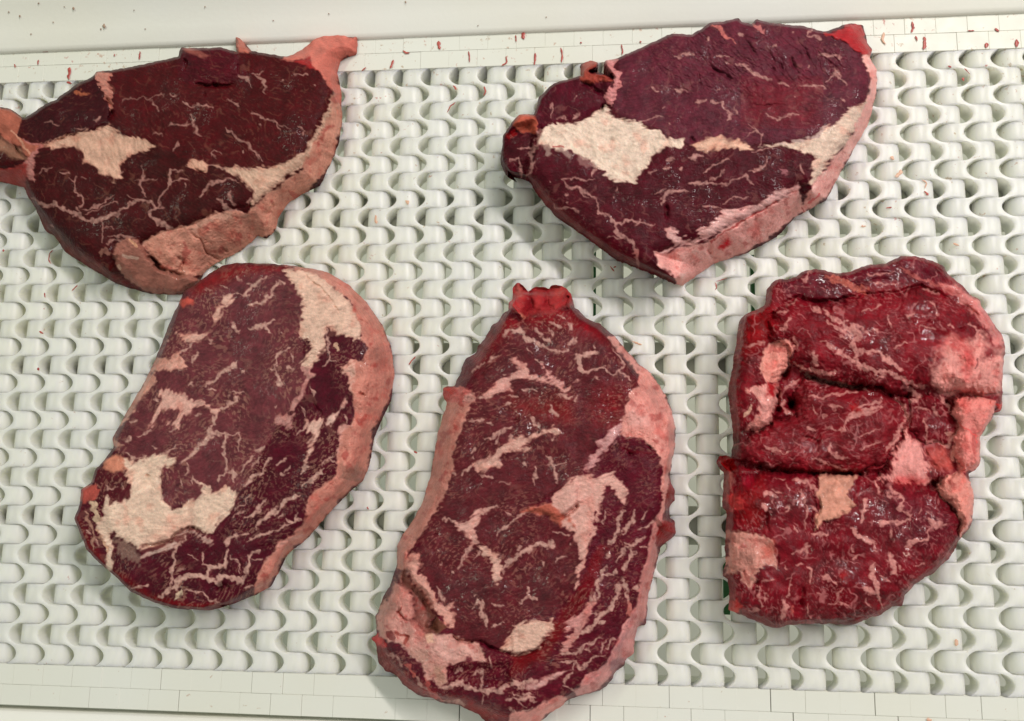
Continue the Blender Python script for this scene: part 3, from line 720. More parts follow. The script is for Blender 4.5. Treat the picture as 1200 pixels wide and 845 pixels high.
S1 = dict(seed=100, H=25, sil=sil, top=top, lean=(63, 15, 28), fib=0.35, fleck=0.36, fleck_amt=0.16, hair=0.22, fleck_col=(140, 92, 76), vein_col=(164, 124, 114), vein_amt=0.85,
 und=1.5, und2=0.7, wrinkle=0.3, wr_ang=0.35, wr_zone=P(O, "480,100 760,100 760,200 480,200"),
 regions=[
  ('eye_muscle', 'lean', (72, 23, 29), P(O, "325,155 400,142 520,115 530,80 690,90 840,115 960,170 968,220 955,270 905,360 880,400 775,438 700,440 610,430 540,420 480,385 440,365 350,330 325,300 330,230 315,190")),
  ('chain_muscle', 'lean', (60, 16, 30), P(O, "50,310 72,295 130,250 165,235 215,195 275,168 300,230 325,270 325,295 310,320 230,335 160,360 120,368 80,345"), {'fib': -0.6}),
  (None, 'lean', (74, 25, 33), P(O, "520,85 640,80 690,105 720,180 640,200 560,195 520,170"), {'soft': 5}),
  (None, 'lean', (105, 25, 28), P(O, "72,470 100,560 160,640 250,700 330,750 400,790 300,760 150,680 60,560"), {'soft': 9}),
  ('fat_kernel', 'fat', (196, 155, 135), P(O, "115,372 200,345 260,330 320,316 345,335 395,350 430,360 452,375 420,390 380,405 360,425 350,445 355,470 330,477 300,460 270,432 245,425 240,395 220,380 190,378 150,382")),
  (None, 'fat', (174, 116, 110), P(O, "62,350 95,362 125,372 104,395 96,430 100,475 80,478 72,435 78,395")),
  ('fat_band', 'fat', (198, 161, 141), P(O, "600,428 700,442 775,438 850,415 890,390 905,362 955,270 966,225 974,235 964,292 922,368 900,425 835,468 760,525 735,552 733,510 718,482 690,462")),
  ('fat_band', 'fat', (184, 124, 111), P(O, "275,172 280,160 330,158 312,185 327,215 330,262 322,272 305,225"), {'soft': .7}),
  (None, 'fat', (198, 151, 131), P(D, "90,65 140,40 200,40 250,80 220,110 150,105")),
  ('fat_rim', 'rim', (192, 133, 116), P(O, "966,222 985,215 999,300 965,425 890,515 800,625 700,685 600,745 560,752 480,742 450,705 412,658 480,622 550,608 650,568 720,578 735,555 800,503 880,442 914,366 960,290")),
  (None, 'fat', (188, 139, 123), P(D, "110,480 200,440 270,370 330,360 400,372 520,382 500,405 400,420 300,435 220,470 150,490")),
  ('fat_lobe', 'flap', (152, 100, 88), P(O, "328,690 345,655 370,640 400,650 418,668 450,722 500,742 560,752 590,765 575,790 520,808 440,805 380,775 340,725")),
  ('tissue_flap', 'flap', (186, 104, 92), P(B_, "700,215 800,150 870,110 930,65 1030,48 1100,60 1140,75 1185,60 1200,110 1180,185 1140,190 1110,200 1095,250 1070,300 1080,360 1095,470 1090,510 1060,480 1020,390 960,305 900,275 890,240 885,200 820,222")),
  (None, 'flap', (150, 45, 45), P(B_, "800,230 885,190 895,260 960,300 900,280"), {'soft': 2}),
  ('tissue_flap', 'flap', (170, 96, 82), P(O, "688,105 682,52 702,58 730,100")),
  (None, 'flap', (150, 84, 76), P(B_, "80,145 120,140 240,195 225,215 150,190"), {'soft': 3}),
  ('side_flap', 'flap', (160, 92, 76), P(O, "-60,255 0,262 30,268 60,290 60,320 50,345 75,365 110,378 80,412 60,380 0,345 -60,340")),
  ('side_flap', 'flap', (132, 92, 76), P(O, "-60,380 0,352 30,372 60,385 76,415 40,412 0,392 -60,400"), {'soft': 3}),
  ('side_flap', 'flap', (150, 62, 58), P(O, "-60,440 0,442 50,435 78,430 75,500 0,480 -60,480"), {'soft': 2}),
 ],
 lift=[(P(O, "520,88 640,84 700,105 690,170 640,192 580,180 535,130"), 1.2, 9), (P(O, "115,372 320,316 452,375 355,470"), -1.2, 8),
       (P(O, "328,690 400,650 450,722 590,765 520,808 400,790"), 3.5, 5)],
 veins=[
  (B_, 2.2, "70,490 140,520 150,500 230,510 260,530"), (B_, "2.4,3.4,3,1.6", "135,570 130,620 160,670 190,705"), (B_, 1.1, "0,630 130,628"), (B_, "2,3.4,3,1.6", "360,650 390,690 450,730 490,770 550,810 555,845"),
  (B_, "1.2,2.6,3,1.6", "510,550 560,575 610,595 680,625 690,665"), (B_, 1.5, "680,630 760,655"), (B_, "1.6,4.6", "370,465 435,515"), (B_, "4.5,5,2", "435,325 490,340 515,395"), (B_, "4.5,5,3", "545,315 580,350 600,385 595,415"),
  (B_, 2.4, "785,310 870,315"), (B_, 1.7, "820,645 850,670 840,700"), (B_, 1.6, "270,830 285,800 320,810"), (B_, 1.5, "10,800 50,745"), (B_, 1.7, "530,300 600,300"), (B_, 4, "712,350"), (B_, 4, "570,640"), (B_, 4.5, "600,430"), (B_, 3.5, "460,800"), (B_, 3, "915,390"), (B_, 2.6, "0,440 30,445"),
  (A, "0.8,1.3", "770,425 860,410 960,415 1030,380 1060,385"), (A, 1.3, "960,415 1000,470 1020,490"), (A, 2.2, "1090,380 1130,390"), (A, 1.3, "1070,590 1120,575 1200,575"), (A, 2, "980,625 1040,640"), (A, 1.3, "1100,750 1140,690"), (A, 3, "1160,440 1200,455"), (A, 5.5, "490,370 550,385", (160, 90, 66)), (A, 1.1, "290,560 380,575"),
  (A, 3, "640,530 600,560"), (A, 1.4, "480,610 550,605"),
  (C, "4,6,6.5,6,5,6,6,5.5,5.5,5,5,4.5,4", "205,225 260,265 340,270 400,300 470,325 540,375 600,375 680,350 760,315 830,270 890,245 960,260 1000,290"), (C, "4,4,4.5,7", "1000,290 960,320 980,360 1030,400 1100,420"), (C, 2, "1000,290 1050,285"), (C, "2,2,3,5,5.5", "1020,285 1015,220 1070,170 1085,110 1090,50"),
  (C, 1.6, "1090,45 1160,55"), (C, 1.4, "1090,110 1190,115"), (C, "1.4,2.2,1.8,1.4", "930,225 905,160 910,90 905,20"), (C, "2.4,2,1.6", "510,300 525,230 480,190 465,130 440,110"), (C, 1.4, "465,130 490,100"), (C, 2.2, "530,310 600,285 660,255 720,205"), (C, 1.2, "545,330 640,290 700,270 760,260"), (C, 1.7, "805,220 870,240"),
  (C, 1.8, "655,370 655,430 660,480 655,520"), (C, 1.2, "665,420 720,420"), (C, 2.2, "700,475 760,465 860,475"), (C, 3, "690,515 750,495 820,500"), (C, 11, "655,572 690,580", (128, 86, 76)), (C, 1.3, "260,70 330,30"), (C, 2, "205,60 210,130"), (C, 2.6, "390,60 430,80"), (C, 1.5, "530,80 545,110"), (C, 1.1, "870,110 1000,110"), (C, 1.4, "510,330 490,290"), (C, 5, "745,110 780,70"), (C, 1.6, "330,400 340,420"),
  (D, "4.5,3,2.4,2", "190,265 240,210 280,180 350,165 430,170"), (D, 1.8, "0,165 110,175"), (D, 2.4, "370,240 385,290 420,335"), (D, 4, "480,320 510,290"), (D, 1.7, "555,0 580,50"), (D, 3, "250,80 330,90 450,100 570,100"), (D, "6,5,4", "310,300 340,330 400,370 470,380"), (D, 4, "90,205"), (D, 1.3, "270,0 290,30")],
 over=[(C, 3, "760,660 770,680", (200, 160, 140)), (C, 4, "790,600 880,620", (185, 150, 135)), (C, 3, "830,490 870,540", (205, 150, 120)), (A, 2.2, "80,620 150,720 190,760", (196, 140, 118))],
 grooves=[(B_, 3, 3.2, "130,372 230,380 330,388 425,372"), (B_, 3, 2, "70,330 100,230 60,190"), (B_, 2.5, 1.2, "680,410 720,350"), (B_, 2.5, 1.2, "740,430 820,380"), (B_, 3, 2, "440,200 430,330"), (B_, 3, 1.5, "210,410 230,470"),
  (D, 2.2, 1.8, "110,490 190,560 240,640 330,690"), (D, 2.2, 2.2, "0,640 80,680 60,750 0,770"), (D, 3, 2.5, "330,610 370,640"), (D, 2.5, 2, "720,270 830,250"), (D, 3, 2, "620,300 660,330 620,380 560,380"), (D, 2.5, 3, "505,300 520,370"), (C, 2, 1.8, "1130,600 1160,640 1150,690 1060,700"), (C, 4.5, 6, "905,540 960,620 1020,680 1120,715 1200,722"),
  (A, 3.5, 3, "640,380 700,430 715,520 690,570"), (A, 2.5, 2.2, "60,660 110,750 165,815"), (D, 3, 2.5, "860,110 880,0"), (B_, 2.5, 2.5, "1030,430 1060,560 1055,640"), (A, 2, 1.6, "320,705 430,650 560,625 690,575"), (D, 1.6, 1.4, "100,80 200,115 240,105")])
steak('ribeye_steak', 'browned dark red steak by the far rail at left, pink flap at its upper right', S1, M_DRY)

# ---- steak by the far rail, right
O = (570, 10, 2.485); A = (580, 40, 5.45); B_ = (790, 15, 4.8); C = (600, 190, 5.45); D = (790, 140, 4.8)
sil = P(O, "42,440 50,365 85,320 95,308 140,308 150,270 155,255 200,215 280,195 272,165 300,150 328,158 322,178 302,184 345,190 372,205 342,165 345,150 380,145 470,105 540,72 600,75 655,40 690,38 735,28 745,40 775,45 785,30 830,42 930,52 985,68 1055,42 1095,48 1110,100 1125,120 1115,140 1138,180 1135,250 1110,340 1075,400 1030,480 990,555 920,595 905,600 850,660 760,710 665,740 570,805 490,770 380,730 300,670 200,600 150,540 120,490 70,485")
top = P(O, "50,470 40,360 90,295 140,295 200,200 280,185 345,140 470,95 540,62 655,30 735,18 830,32 985,58 1060,50 1112,130 1120,200 1112,262 1085,315 1040,390 975,470 950,535 910,515 830,578 760,605 650,662 560,690 495,715 545,785 500,765 380,705 290,645 205,575 140,498 100,478")
S2 = dict(seed=200, H=32, sil=sil, top=top, lean=(74, 20, 34), fib=-0.15, fleck=0.34, fleck_amt=0.18, hair=0.22, fleck_col=(150, 98, 92), vein_col=(182, 134, 128), vein_amt=0.85,
 und=1.6, und2=0.9, wrinkle=0.45, wr_ang=0.75, wr_zone=P(O, "420,120 640,50 900,60 1080,140 1000,230 760,250 560,260"),
 regions=[
  ('eye_muscle', 'lean', (90, 39, 50), P(O, "380,145 470,95 655,30 830,32 985,60 1060,90 1118,200 1112,260 1060,310 990,350 920,378 850,385 780,395 690,380 640,385 600,395 560,380 500,350 450,330 390,315 370,290 385,230 390,170")),
  ('chain_muscle', 'lean', (76, 22, 36), P(O, "138,330 150,265 200,210 280,195 345,200 368,240 352,285 320,300 230,330 170,345 155,355"), {'fib': 0.9}),
  ('edge_muscle', 'lean', (70, 20, 33), P(O, "36,440 50,360 85,315 130,330 148,370 130,430 115,490 70,490")),
  (None, 'lean', (108, 26, 36), P(O, "120,480 200,570 290,640 380,700 540,790 480,780 300,690 150,560"), {'soft': 9}),
  (None, 'lean', (110, 36, 44), P(O, "760,230 960,215 940,330 760,330"), {'soft': 40}),
  ('fat_kernel', 'fat', (221, 195, 178), J(P(A, "278,695 300,600 380,575 500,560 640,520 700,450 740,490 752,530 860,548 925,552 970,600 1045,608 1092,660 1199,668 1199,735 1100,722 1020,765 965,845"), P(C, "862,40 805,90 790,132 700,128 630,112 570,48 530,30"), P(A, "560,782 500,762 420,737 350,722 300,706"))),
  ('fat_seam', 'fat', (214, 169, 148), P(B_, "95,742 150,710 250,702 350,714 420,742 448,765 380,768 280,767 200,778 120,774")),
  ('fat_band', 'fat', (216, 187, 170), J(P(B_, "470,757 590,736 700,716 800,690 860,640 960,570 1050,510 1098,478 1084,545 1044,625 995,705 920,795 872,845"), P(D, "905,215 850,272 805,332 772,372 758,345 778,272 800,222 740,190 650,160 560,146"))),
  ('fat_band', 'fat', (208, 136, 136), P(A, "690,182 758,152 782,180 772,210 802,230 813,300 792,342 762,422 742,452 698,452 708,380 758,312 758,262 708,212"), {'soft': .7}),
  ('fat_rim', 'rim', (226, 157, 150), J(P(B_, "1052,252 1100,208 1112,270 1150,312 1145,400 1115,560 1085,660 1025,730 955,845 872,845 1000,702 1060,562 1100,450 1100,350 1077,292"))),
  ('fat_rim', 'rim', (229, 161, 154), J(P(D, "1045,-20 1095,20 1062,112 1002,172 952,262 902,372 852,442 732,522 692,542 562,642 432,732 262,802 222,845"), P(C, "1199,725 1080,800 1000,702 935,650 905,572 965,588 1080,540 1199,520"), P(D, "0,690 100,706 190,690 300,602 450,532 580,462 690,382 722,482 762,402 802,332 852,282 922,202 992,102"))),
  ('fat_rim', 'fat', (214, 164, 160), J(P(D, "130,622 250,552 270,502 360,502 470,482 550,412 640,382 702,370 690,400 580,458 470,526 330,588 200,656 180,688 60,700 0,718"), P(C, "1080,540 965,588 918,580 1042,530 1042,502 990,462 968,432 1010,410 1100,470 1150,486"), P(D, "0,640 60,688 160,668"))),
  ('tissue_flap', 'flap', (158, 44, 48), P(B_, "840,115 920,105 980,58 1052,62 1078,140 1098,188 1114,215 1060,242 1020,212 940,152"), {'soft': 1}),
  ('tissue_flap', 'flap', (150, 66, 56), P(A, "540,215 600,172 652,166 664,205 630,204 592,240 602,265 700,252 742,290 600,312 550,292")),
  ('edge_muscle', 'flap', (168, 82, 66), P(A, "148,508 248,512 272,580 268,642 200,630 118,590")),
  (None, 'flap', (128, 20, 30), P(A, "56,632 130,608 142,650 80,684"), {'soft': 1.5}),
  (None, 'flap', (176, 30, 40), P(D, "252,722 300,668 322,702 280,745"), {'soft': 2.5}),
  (None, 'mem', (170, 140, 138), P(B_, "580,738 700,714 800,690 862,640 880,635 810,700 720,726 600,744"), {'amt': .8}),
  (None, 'mem', (150, 118, 112), P(A, "300,705 350,715 360,760 330,790 320,740"), {'amt': .8}),
  (None, 'mem', (150, 118, 112), P(A, "420,735 480,750 500,790 470,835 450,790"), {'amt': .8}),
  (None, 'mem', (140, 96, 94), P(A, "520,775 600,795 640,845 560,845"), {'amt': .7}),
 ],
 lift=[(P(O, "150,345 320,290 560,380 420,505 300,470"), -1.0, 8), (P(O, "138,330 200,210 345,200 352,285 155,355"), -3.0, 6), (P(O, "36,440 50,360 130,330 148,370 115,490"), -7, 6)],
 veins=[
  (B_, "2,4.5", "0,240 115,235"), (B_, "6,6,3", "215,60 270,110 350,175", (196, 110, 104)), (B_, "5,6,5", "440,60 490,85 500,110", (188, 110, 108)), (B_, 3, "235,240 310,255"), (B_, "2.4,5,5.5", "355,275 420,320 490,360 535,370"), (B_, 2.2, "590,385 640,410"), (B_, "1.5,4.5,2", "705,410 780,410 850,425"),
  (B_, 2.6, "850,390 910,350 940,380 980,400"), (B_, 5, "905,325 930,350"), (B_, 2.6, "745,130 840,145"), (B_, 3.4, "815,235 940,245"), (B_, "2,3,3.6,2.6", "200,505 270,500 290,550 325,580 300,605"), (B_, 2.2, "510,565 575,605 640,575 700,565"), (B_, 2.4, "420,690 460,660 500,690 485,750"), (B_, 1.2, "425,620 460,660"), (B_, 3, "120,505 180,490"), (B_, 3, "10,435 60,440"),
  (B_, 5, "245,428"), (B_, 5, "910,182"), (B_, 3, "300,285"), (B_, 3, "665,125"), (B_, 4, "570,190"), (B_, 6.5, "190,140"), (B_, 5, "365,120 385,122"), (B_, 3, "750,305"), (B_, 3, "680,480"), (B_, 3, "930,480 960,500"), (B_, 2.5, "760,100 750,130"), (B_, 2, "340,540 360,570"),
  (D, "3.5,2,3", "165,300 230,250 310,225"), (D, 2.2, "200,345 240,320 285,280"), (D, "3,5,3", "90,365 180,355 250,370"), (D, 2.6, "260,370 340,340 400,315 440,365"), (D, "3.6,3,2.4", "420,300 500,260 520,210"), (D, 1.6, "275,480 340,445 430,440"), (D, 2.6, "0,400 80,410"), (D, 5, "600,280 640,310", (150, 92, 98)), (D, 2, "700,260 740,300"), (D, 5, "90,215 150,210"), (D, 2.4, "160,490 260,500"), (D, 2, "440,180 560,160"), (D, 3.2, "30,272 50,275"),
  (C, "2.4,3,3.4,3,2.6,3,4,5,4,4,4,5,4,3", "320,115 370,165 430,170 500,205 545,250 560,310 630,360 670,390 660,440 690,480 770,510 795,560 800,620 805,670"), (C, 1.7, "430,170 490,240"), (C, 2, "320,110 400,100 520,120"), (C, "4,3,3.4", "670,390 760,370 860,395 910,390"), (C, "2,4.6", "510,90 545,40"), (C, 2.2, "600,485 690,495"), (C, 2.8, "260,280 300,300 380,300 410,330"), (C, 3.4, "1110,200 1010,180 970,220 960,260"),
  (C, 1.6, "980,170 900,200"), (C, 2, "335,205 355,190"), (C, 4, "1130,140 1199,140"), (C, 3.4, "90,80 130,20 150,0"), (C, 2.4, "50,80 60,20"), (C, 2.2, "870,80 930,65"), (C, 1.8, "800,400 820,360"), (C, 3, "970,40 1010,45"), (C, 3, "1070,40 1090,45"), (C, 2.5, "670,175"), (C, 2.5, "640,215"), (C, 3, "350,245"), (C, 2.5, "245,120"), (C, 7, "795,560 805,610", (160, 92, 88)),
  (A, 4.5, "290,600 262,720 222,760 240,845"), (A, 2, "150,720 240,725"), (A, 2.2, "340,480 370,450 360,520"), (A, 2, "400,535 450,530"), (A, 5, "500,535 540,515"), (A, 4, "1080,475"), (A, 3, "1000,340 1040,355"), (A, 3, "1160,360 1199,360"), (A, 2.5, "920,545 1070,530"), (A, 3.4, "1120,570"), (A, 2.5, "90,810 150,800 160,845"), (A, 3.5, "1090,800 1140,800"), (A, 1.6, "520,390 510,420")],
 over=[(A, 2.2, "380,715 440,722", (168, 70, 66)), (D, 2, "200,690 320,610 450,535 580,462", (180, 72, 70)), (D, 1.6, "870,690 720,500", (178, 70, 72)), (D, 3, "820,420 760,470", (205, 60, 66))],
 grooves=[(D, 4, 5, "195,680 200,740 232,805"), (D, 2, 1.6, "320,620 420,550 520,490 600,460"), (D, 6, 2.4, "700,500 735,420 758,345"), (C, 3, 3, "980,250 990,310 985,390"), (A, 3.4, 6, "640,530 690,465 742,452"), (A, 1.8, 2.5, "780,542 850,555"), (A, 1.8, 2.5, "920,582 990,602"), (A, 2.6, 3, "270,640 290,600 280,560"),
  (B_, 3, 2.4, "180,290 260,335 360,390"), (B_, 3.4, 3.5, "110,740 92,690"), (B_, 4, 2.5, "400,150 470,260"), (B_, 4, 2.8, "520,190 570,290"), (B_, 4, 2.8, "640,230 700,350"), (B_, 4, 2.5, "440,380 465,440"), (B_, 3.4, 2.2, "130,320 150,430"), (B_, 3, 2.0, "200,320 240,370"), (B_, 3.6, 2.6, "600,250 610,350"), (B_, 3, 2.2, "540,280 560,340"), (B_, 2.6, 1.6, "60,340 110,380"), (B_, 2.2, 0.8, "400,525 450,518 500,528 560,515 640,522"),
  (B_, 3, 2, "720,180 780,290"), (B_, 2.6, 2, "860,270 900,290"), (C, 2.4, 2, "920,578 1060,520"), (C, 2, 1.4, "240,430 600,600"), (A, 4, 4, "700,400 620,330 560,300"), (A, 3, 3, "772,320 800,325")])
steak('ribeye_steak', 'purple red steak by the far rail at right with a large cream fat kernel', S2, M_DRY)

# ---- steak in the lower left
O = (70, 290, 1.92); A = (120, 300, 6); B_ = (270, 300, 6); C = (80, 430, 6); D = (270, 430, 6); E_ = (80, 560, 6); F_ = (230, 580, 6)
sil = P(O, "335,60 365,42 400,35 470,36 540,43 600,54 650,85 690,125 725,175 745,225 752,285 745,340 725,385 705,430 695,490 680,525 650,550 600,600 560,650 510,690 495,720 475,760 440,780 390,800 320,815 260,812 215,800 160,775 120,735 90,710 60,680 45,640 32,610 45,580 48,545 70,530 80,500 100,478 122,450 118,430 140,390 180,320 210,265 230,215 255,150 270,125 278,100 302,85")
top = P(O, "330,50 400,25 530,40 600,75 668,140 698,200 705,240 700,290 690,360 678,420 660,500 636,530 570,600 508,670 468,745 400,785 320,825 215,810 120,745 60,690 25,610 40,540 75,490 128,450 130,430 150,392 190,322 220,265 240,215 265,150 280,95")
S3 = dict(seed=300, H=27, sil=sil, top=top, lean=(74, 25, 36), fib=-0.75, fleck=0.28, fleck_amt=0.42, hair=0.14, fleck2=True, fleck_col=(168, 122, 106), vein_col=(192, 152, 140), vein_amt=0.92, und=1.0, und2=0.5, rag=1.3,
 regions=[
  ('eye_muscle', 'lean', (98, 50, 55), P(O, "275,95 365,35 500,45 520,80 545,120 555,170 545,230 555,290 540,340 500,385 480,420 450,470 420,530 400,550 320,570 240,585 225,500 130,460 110,430 210,260")),
  ('edge_muscle', 'lean', (80, 32, 38), P(C, "180,845 185,740 240,715 400,735 432,800 440,845 440,920 300,960 200,930")),
  (None, 'lean', (112, 24, 30), P(O, "32,600 60,680 120,735 215,800 320,815 400,800 300,805 200,780 110,715 70,660"), {'soft': 7}),
  (None, 'lean', (112, 34, 36), P(O, "300,85 365,42 470,38 520,50 420,60 300,110"), {'soft': 9}),
  ('fat_band', 'fat', (210, 173, 155), P(B_, "360,98 480,88 600,112 740,222 832,312 922,442 932,522 902,592 740,547 680,507 662,562 672,642 612,722 562,792 582,845 518,845 494,762 540,692 572,642 546,592 500,572 478,512 510,442 500,292 450,232 410,152")),
  ('fat_seam', 'fat', (178, 128, 122), P(D, "498,0 562,0 582,50 542,110 522,200 472,270 402,322 440,345 462,318 424,402 402,442 368,392 320,412 308,380 350,338 430,278 480,200 520,80")),
  ('fat_rim', 'rim', (189, 123, 110), J(P(B_, "340,60 600,84 740,122 850,202 950,302 1055,455 1115,600 1155,760 1165,845"), P(D, "1165,80 1125,220 1055,340 995,460 985,600 955,720 925,805"), P(F_, "1035,0 935,132 805,272 705,362 605,442 545,592 495,684 400,694 418,582 478,470 558,390 580,330 680,280 758,200 798,0"), P(D, "740,762 758,600 780,450 850,400 878,300 850,150 822,60 780,0"), P(B_, "780,790 860,730 930,745 960,642 918,592 930,502 880,420 830,310 740,220 600,132 480,97"))),
  (None, 'fat', (206, 159, 145), P(B_, "775,792 860,730 885,760 870,845 830,845"), {}),
  (None, 'fat', (206, 161, 147), P(D, "775,0 860,0 880,60 860,150 872,300 852,150 822,60"), {'amt': .8}),
  (None, 'fat', (206, 153, 144), P(D, "780,430 850,395 860,410 800,450 780,520 760,620 752,600"), {'amt': .8}),
  (None, 'mem', (136, 104, 92), P(D, "770,770 800,690 900,690 930,740 900,800 800,810"), {'soft': 7, 'amt': .65}),
  (None, 'mem', (142, 92, 84), P(B_, "960,640 1040,640 1110,760 1060,800 980,720"), {'soft': 8, 'amt': .5}),
  ('fat_rim', 'fat', (198, 142, 131), P(F_, "575,335 680,282 745,250 740,280 660,330 580,390 545,420"), {}),
  ('fat_kernel', 'fat', (214, 183, 164), J(P(C, "372,642 480,668 540,622 660,622 760,642 784,672 740,690 642,722 660,845"), P(E_, "665,80 672,170 720,222 800,190 880,150 942,110 928,35 985,48 1002,110 1060,98 1110,55 1152,88 1199,108 1150,232 1080,292 1020,382 970,382 880,346 800,352 742,432 640,462 580,482 500,502 430,462 350,422 320,392 290,402 312,482 302,562 312,642 290,664 258,602 280,502 228,402 208,332 250,252 238,192 278,126 290,190 370,160 436,130"), P(C, "440,845 400,732 378,702"))),
  (None, 'flap', (196, 126, 104), P(C, "248,682 330,608 382,640 402,722 320,742 268,722"), {'soft': 2}),
  (None, 'fat', (216, 154, 138), P(E_, "540,480 700,330 860,270 860,330 740,430 640,460"), {'soft': 14, 'amt': .6}),
  (None, 'flap', (166, 78, 70), P(E_, "78,130 120,58 180,38 218,80 200,132 140,172 88,190"), {'soft': 1.5}),
  (None, 'mem', (146, 118, 106), P(E_, "328,425 400,448 470,498 512,560 490,615 440,572 390,562 340,502"), {'amt': .5, 'soft': 3}),
  (None, 'fat', (192, 161, 151), P(E_, "515,552 600,522 680,470 738,440 762,470 680,512 580,552 530,562"), {'amt': .9}),
  (None, 'fat', (184, 147, 138), P(E_, "738,432 820,368 900,374 980,420 1024,462 980,478 930,432 900,392 820,392"), {'amt': .9}),
  ('fat_rim', 'rim', (195, 137, 122), J(P(C, "330,565 305,535 340,440 430,280 520,140 598,-10"), P(A, "290,838 345,740 380,718 480,720 540,680 562,730 594,780 480,800 370,810 335,845"), P(C, "588,40 612,112 540,190 450,312 380,412 330,462 330,522 392,547 352,567"))),
  (None, 'fat', (206, 153, 139), P(A, "360,790 480,722 540,682 560,730 592,778 480,798"), {}),
  (None, 'flap', (188, 84, 74), P(A, "522,330 560,300 640,310 640,345 560,360"), {'soft': 2}),
  # broad marbling bodies in the eye
  (None, 'fat', (202, 155, 143), P(C, "648,165 700,158 780,178 850,220 960,240 1020,288 1064,310 1030,344 960,278 870,292 832,342 802,382 772,444 738,412 698,402 758,370 798,312 720,292 662,312 622,372 590,414 556,434 598,342 640,272")),
  (None, 'fat', (202, 157, 143), P(A, "515,543 640,543 720,538 764,518 700,592 620,602 570,612 558,572")),
  (None, 'fat', (204, 161, 147), P(A, "848,280 917,273 912,312 870,347 838,332")),
  (None, 'fat', (204, 161, 147), P(A, "818,345 847,350 832,402 832,432 800,468 772,420 800,380")),
  (None, 'fat', (202, 161, 148), P(D, "538,380 642,364 647,412 622,472 592,532 562,602 532,684 508,692 548,582 578,472 530,457 518,422")),
  (None, 'fat', (206, 167, 156), P(D, "658,402 688,338 740,328 790,250 818,208 792,302 732,352 702,422 668,424")),
 ],
 lift=[(P(E_, "440,0 670,170 1150,90 1020,382 800,352 500,502 300,402 240,190"), 1.4, 6)],
 veins=[
  (C, "5,5.5,7.5,7,5.5,4.5,4", "1040,310 1020,370 1000,440 980,490 920,560 860,620 780,680"), (C, 4, "1060,300 1130,260 1190,210"), (C, 4.5, "1000,460 1060,465 1110,470 1140,475"), (C, 4.5, "1110,480 1090,560 1100,640 1110,740"), (C, 3.4, "1110,740 1060,790"), (C, 3, "1110,740 1160,740 1170,790"), (C, 3.5, "720,460 760,420"), (C, 4, "400,515 450,500"),
  (C, 3.4, "490,500 550,465 580,430"), (C, 4.5, "430,380 480,375"), (C, 4, "960,130 1020,90 1080,40 1140,0"), (C, 4, "850,130 880,105"), (C, 3, "1000,150 1040,180"), (C, 2, "660,625 760,560"), (C, 3, "590,550 620,570"), (C, 3.2, "600,230 625,235"), (C, 3, "380,610 460,640 540,620"), (C, 2.4, "820,770 840,740 850,680"), (C, 2.2, "490,310"), (C, 2.4, "900,350 930,340"), (C, 3, "870,800 940,820"), (C, 3, "930,820 990,840"), (C, 1.6, "800,790 800,830"),
  (A, "2,5,5,3,2", "920,270 990,275 1040,240 1070,200 1120,165 1160,145"), (A, 2.8, "960,150 975,185"), (A, 2.2, "1010,185 1060,190"), (A, "2,3.6,4,3.4", "1030,345 1120,325 1180,280 1200,275"), (A, "4,7", "640,740 655,690"), (A, 4, "830,830 890,780 950,740"), (A, 3.2, "905,470 930,520 960,530"), (A, 5, "1030,510 1110,490 1160,500 1200,470"), (A, 3.4, "1160,500 1180,535"), (A, 2.2, "830,200 880,210"), (A, 3, "460,600"), (A, 3.4, "540,690 610,640 625,610"), (A, 3.4, "760,605 790,600"), (A, 3, "980,800 1010,830"), (A, 2, "720,240 760,225"),
  (B_, 3.4, "120,345 220,325 280,280 310,220 350,180 390,185"), (B_, 3.2, "310,770 320,700 380,670 420,640"), (B_, 4.5, "230,500 310,460"), (B_, 4.5, "490,575 550,545"), (B_, 9, "735,635 750,640", (206, 164, 140)), (B_, 2.2, "680,520 690,640 700,730 660,770"), (B_, 2.2, "690,730 740,750"), (B_, 4, "400,780 430,800"), (B_, 3.4, "240,490 270,530"), (B_, 3, "360,540"), (B_, 5, "90,810 110,800"), (B_, 5, "10,780 45,745"), (B_, 2.2, "440,740 430,690"),
  (D, 4.4, "320,0 340,60 340,110 370,130"), (D, 3, "290,20 350,30"), (D, "2.4,4,8", "460,470 540,420 600,400"), (D, 2.4, "800,330 820,390"), (D, 4.4, "500,760 520,720 550,690"), (D, 4.4, "500,845 560,790 640,740 650,700"), (D, 2.8, "320,690 400,640"), (D, 4.2, "220,730 250,670 290,640"), (D, 4.2, "100,840 160,780 230,730"), (D, 3.2, "75,730 130,670 170,620"), (D, 4.4, "180,590 240,565"), (D, 4.4, "20,730 30,800"), (D, 3.4, "340,755 390,745"),
  (D, 1.8, "640,680 730,620"), (D, 1.8, "700,630 740,690"), (D, 2.2, "0,470 60,465 50,580"), (D, 2.2, "310,290 330,270"), (D, 2.2, "570,140 580,210"), (D, 1.7, "510,290 530,340"), (D, 5, "40,215"), (D, 3.2, "0,260 50,215"), (D, 2.6, "0,180 100,180"), (D, 3.6, "80,50 110,25"), (D, 3, "150,700 220,640"), (D, 2, "430,690 390,730"),
  (F_, "4,5.5,6,5,4", "420,230 470,180 560,110 640,40 720,0"), (F_, 3.2, "340,170 440,100 490,30"), (F_, 3.4, "350,330 420,290 520,255 580,250"), (F_, 2.4, "580,250 620,210 680,190 740,180"), (F_, 4.4, "650,170 690,190 720,130"), (F_, 2.8, "200,340 230,300 370,265"), (F_, 1.8, "280,100 340,60 370,0"), (F_, 5.6, "210,390 210,470 170,505 100,510 90,570"), (F_, 2.2, "40,430 40,490 90,510"),
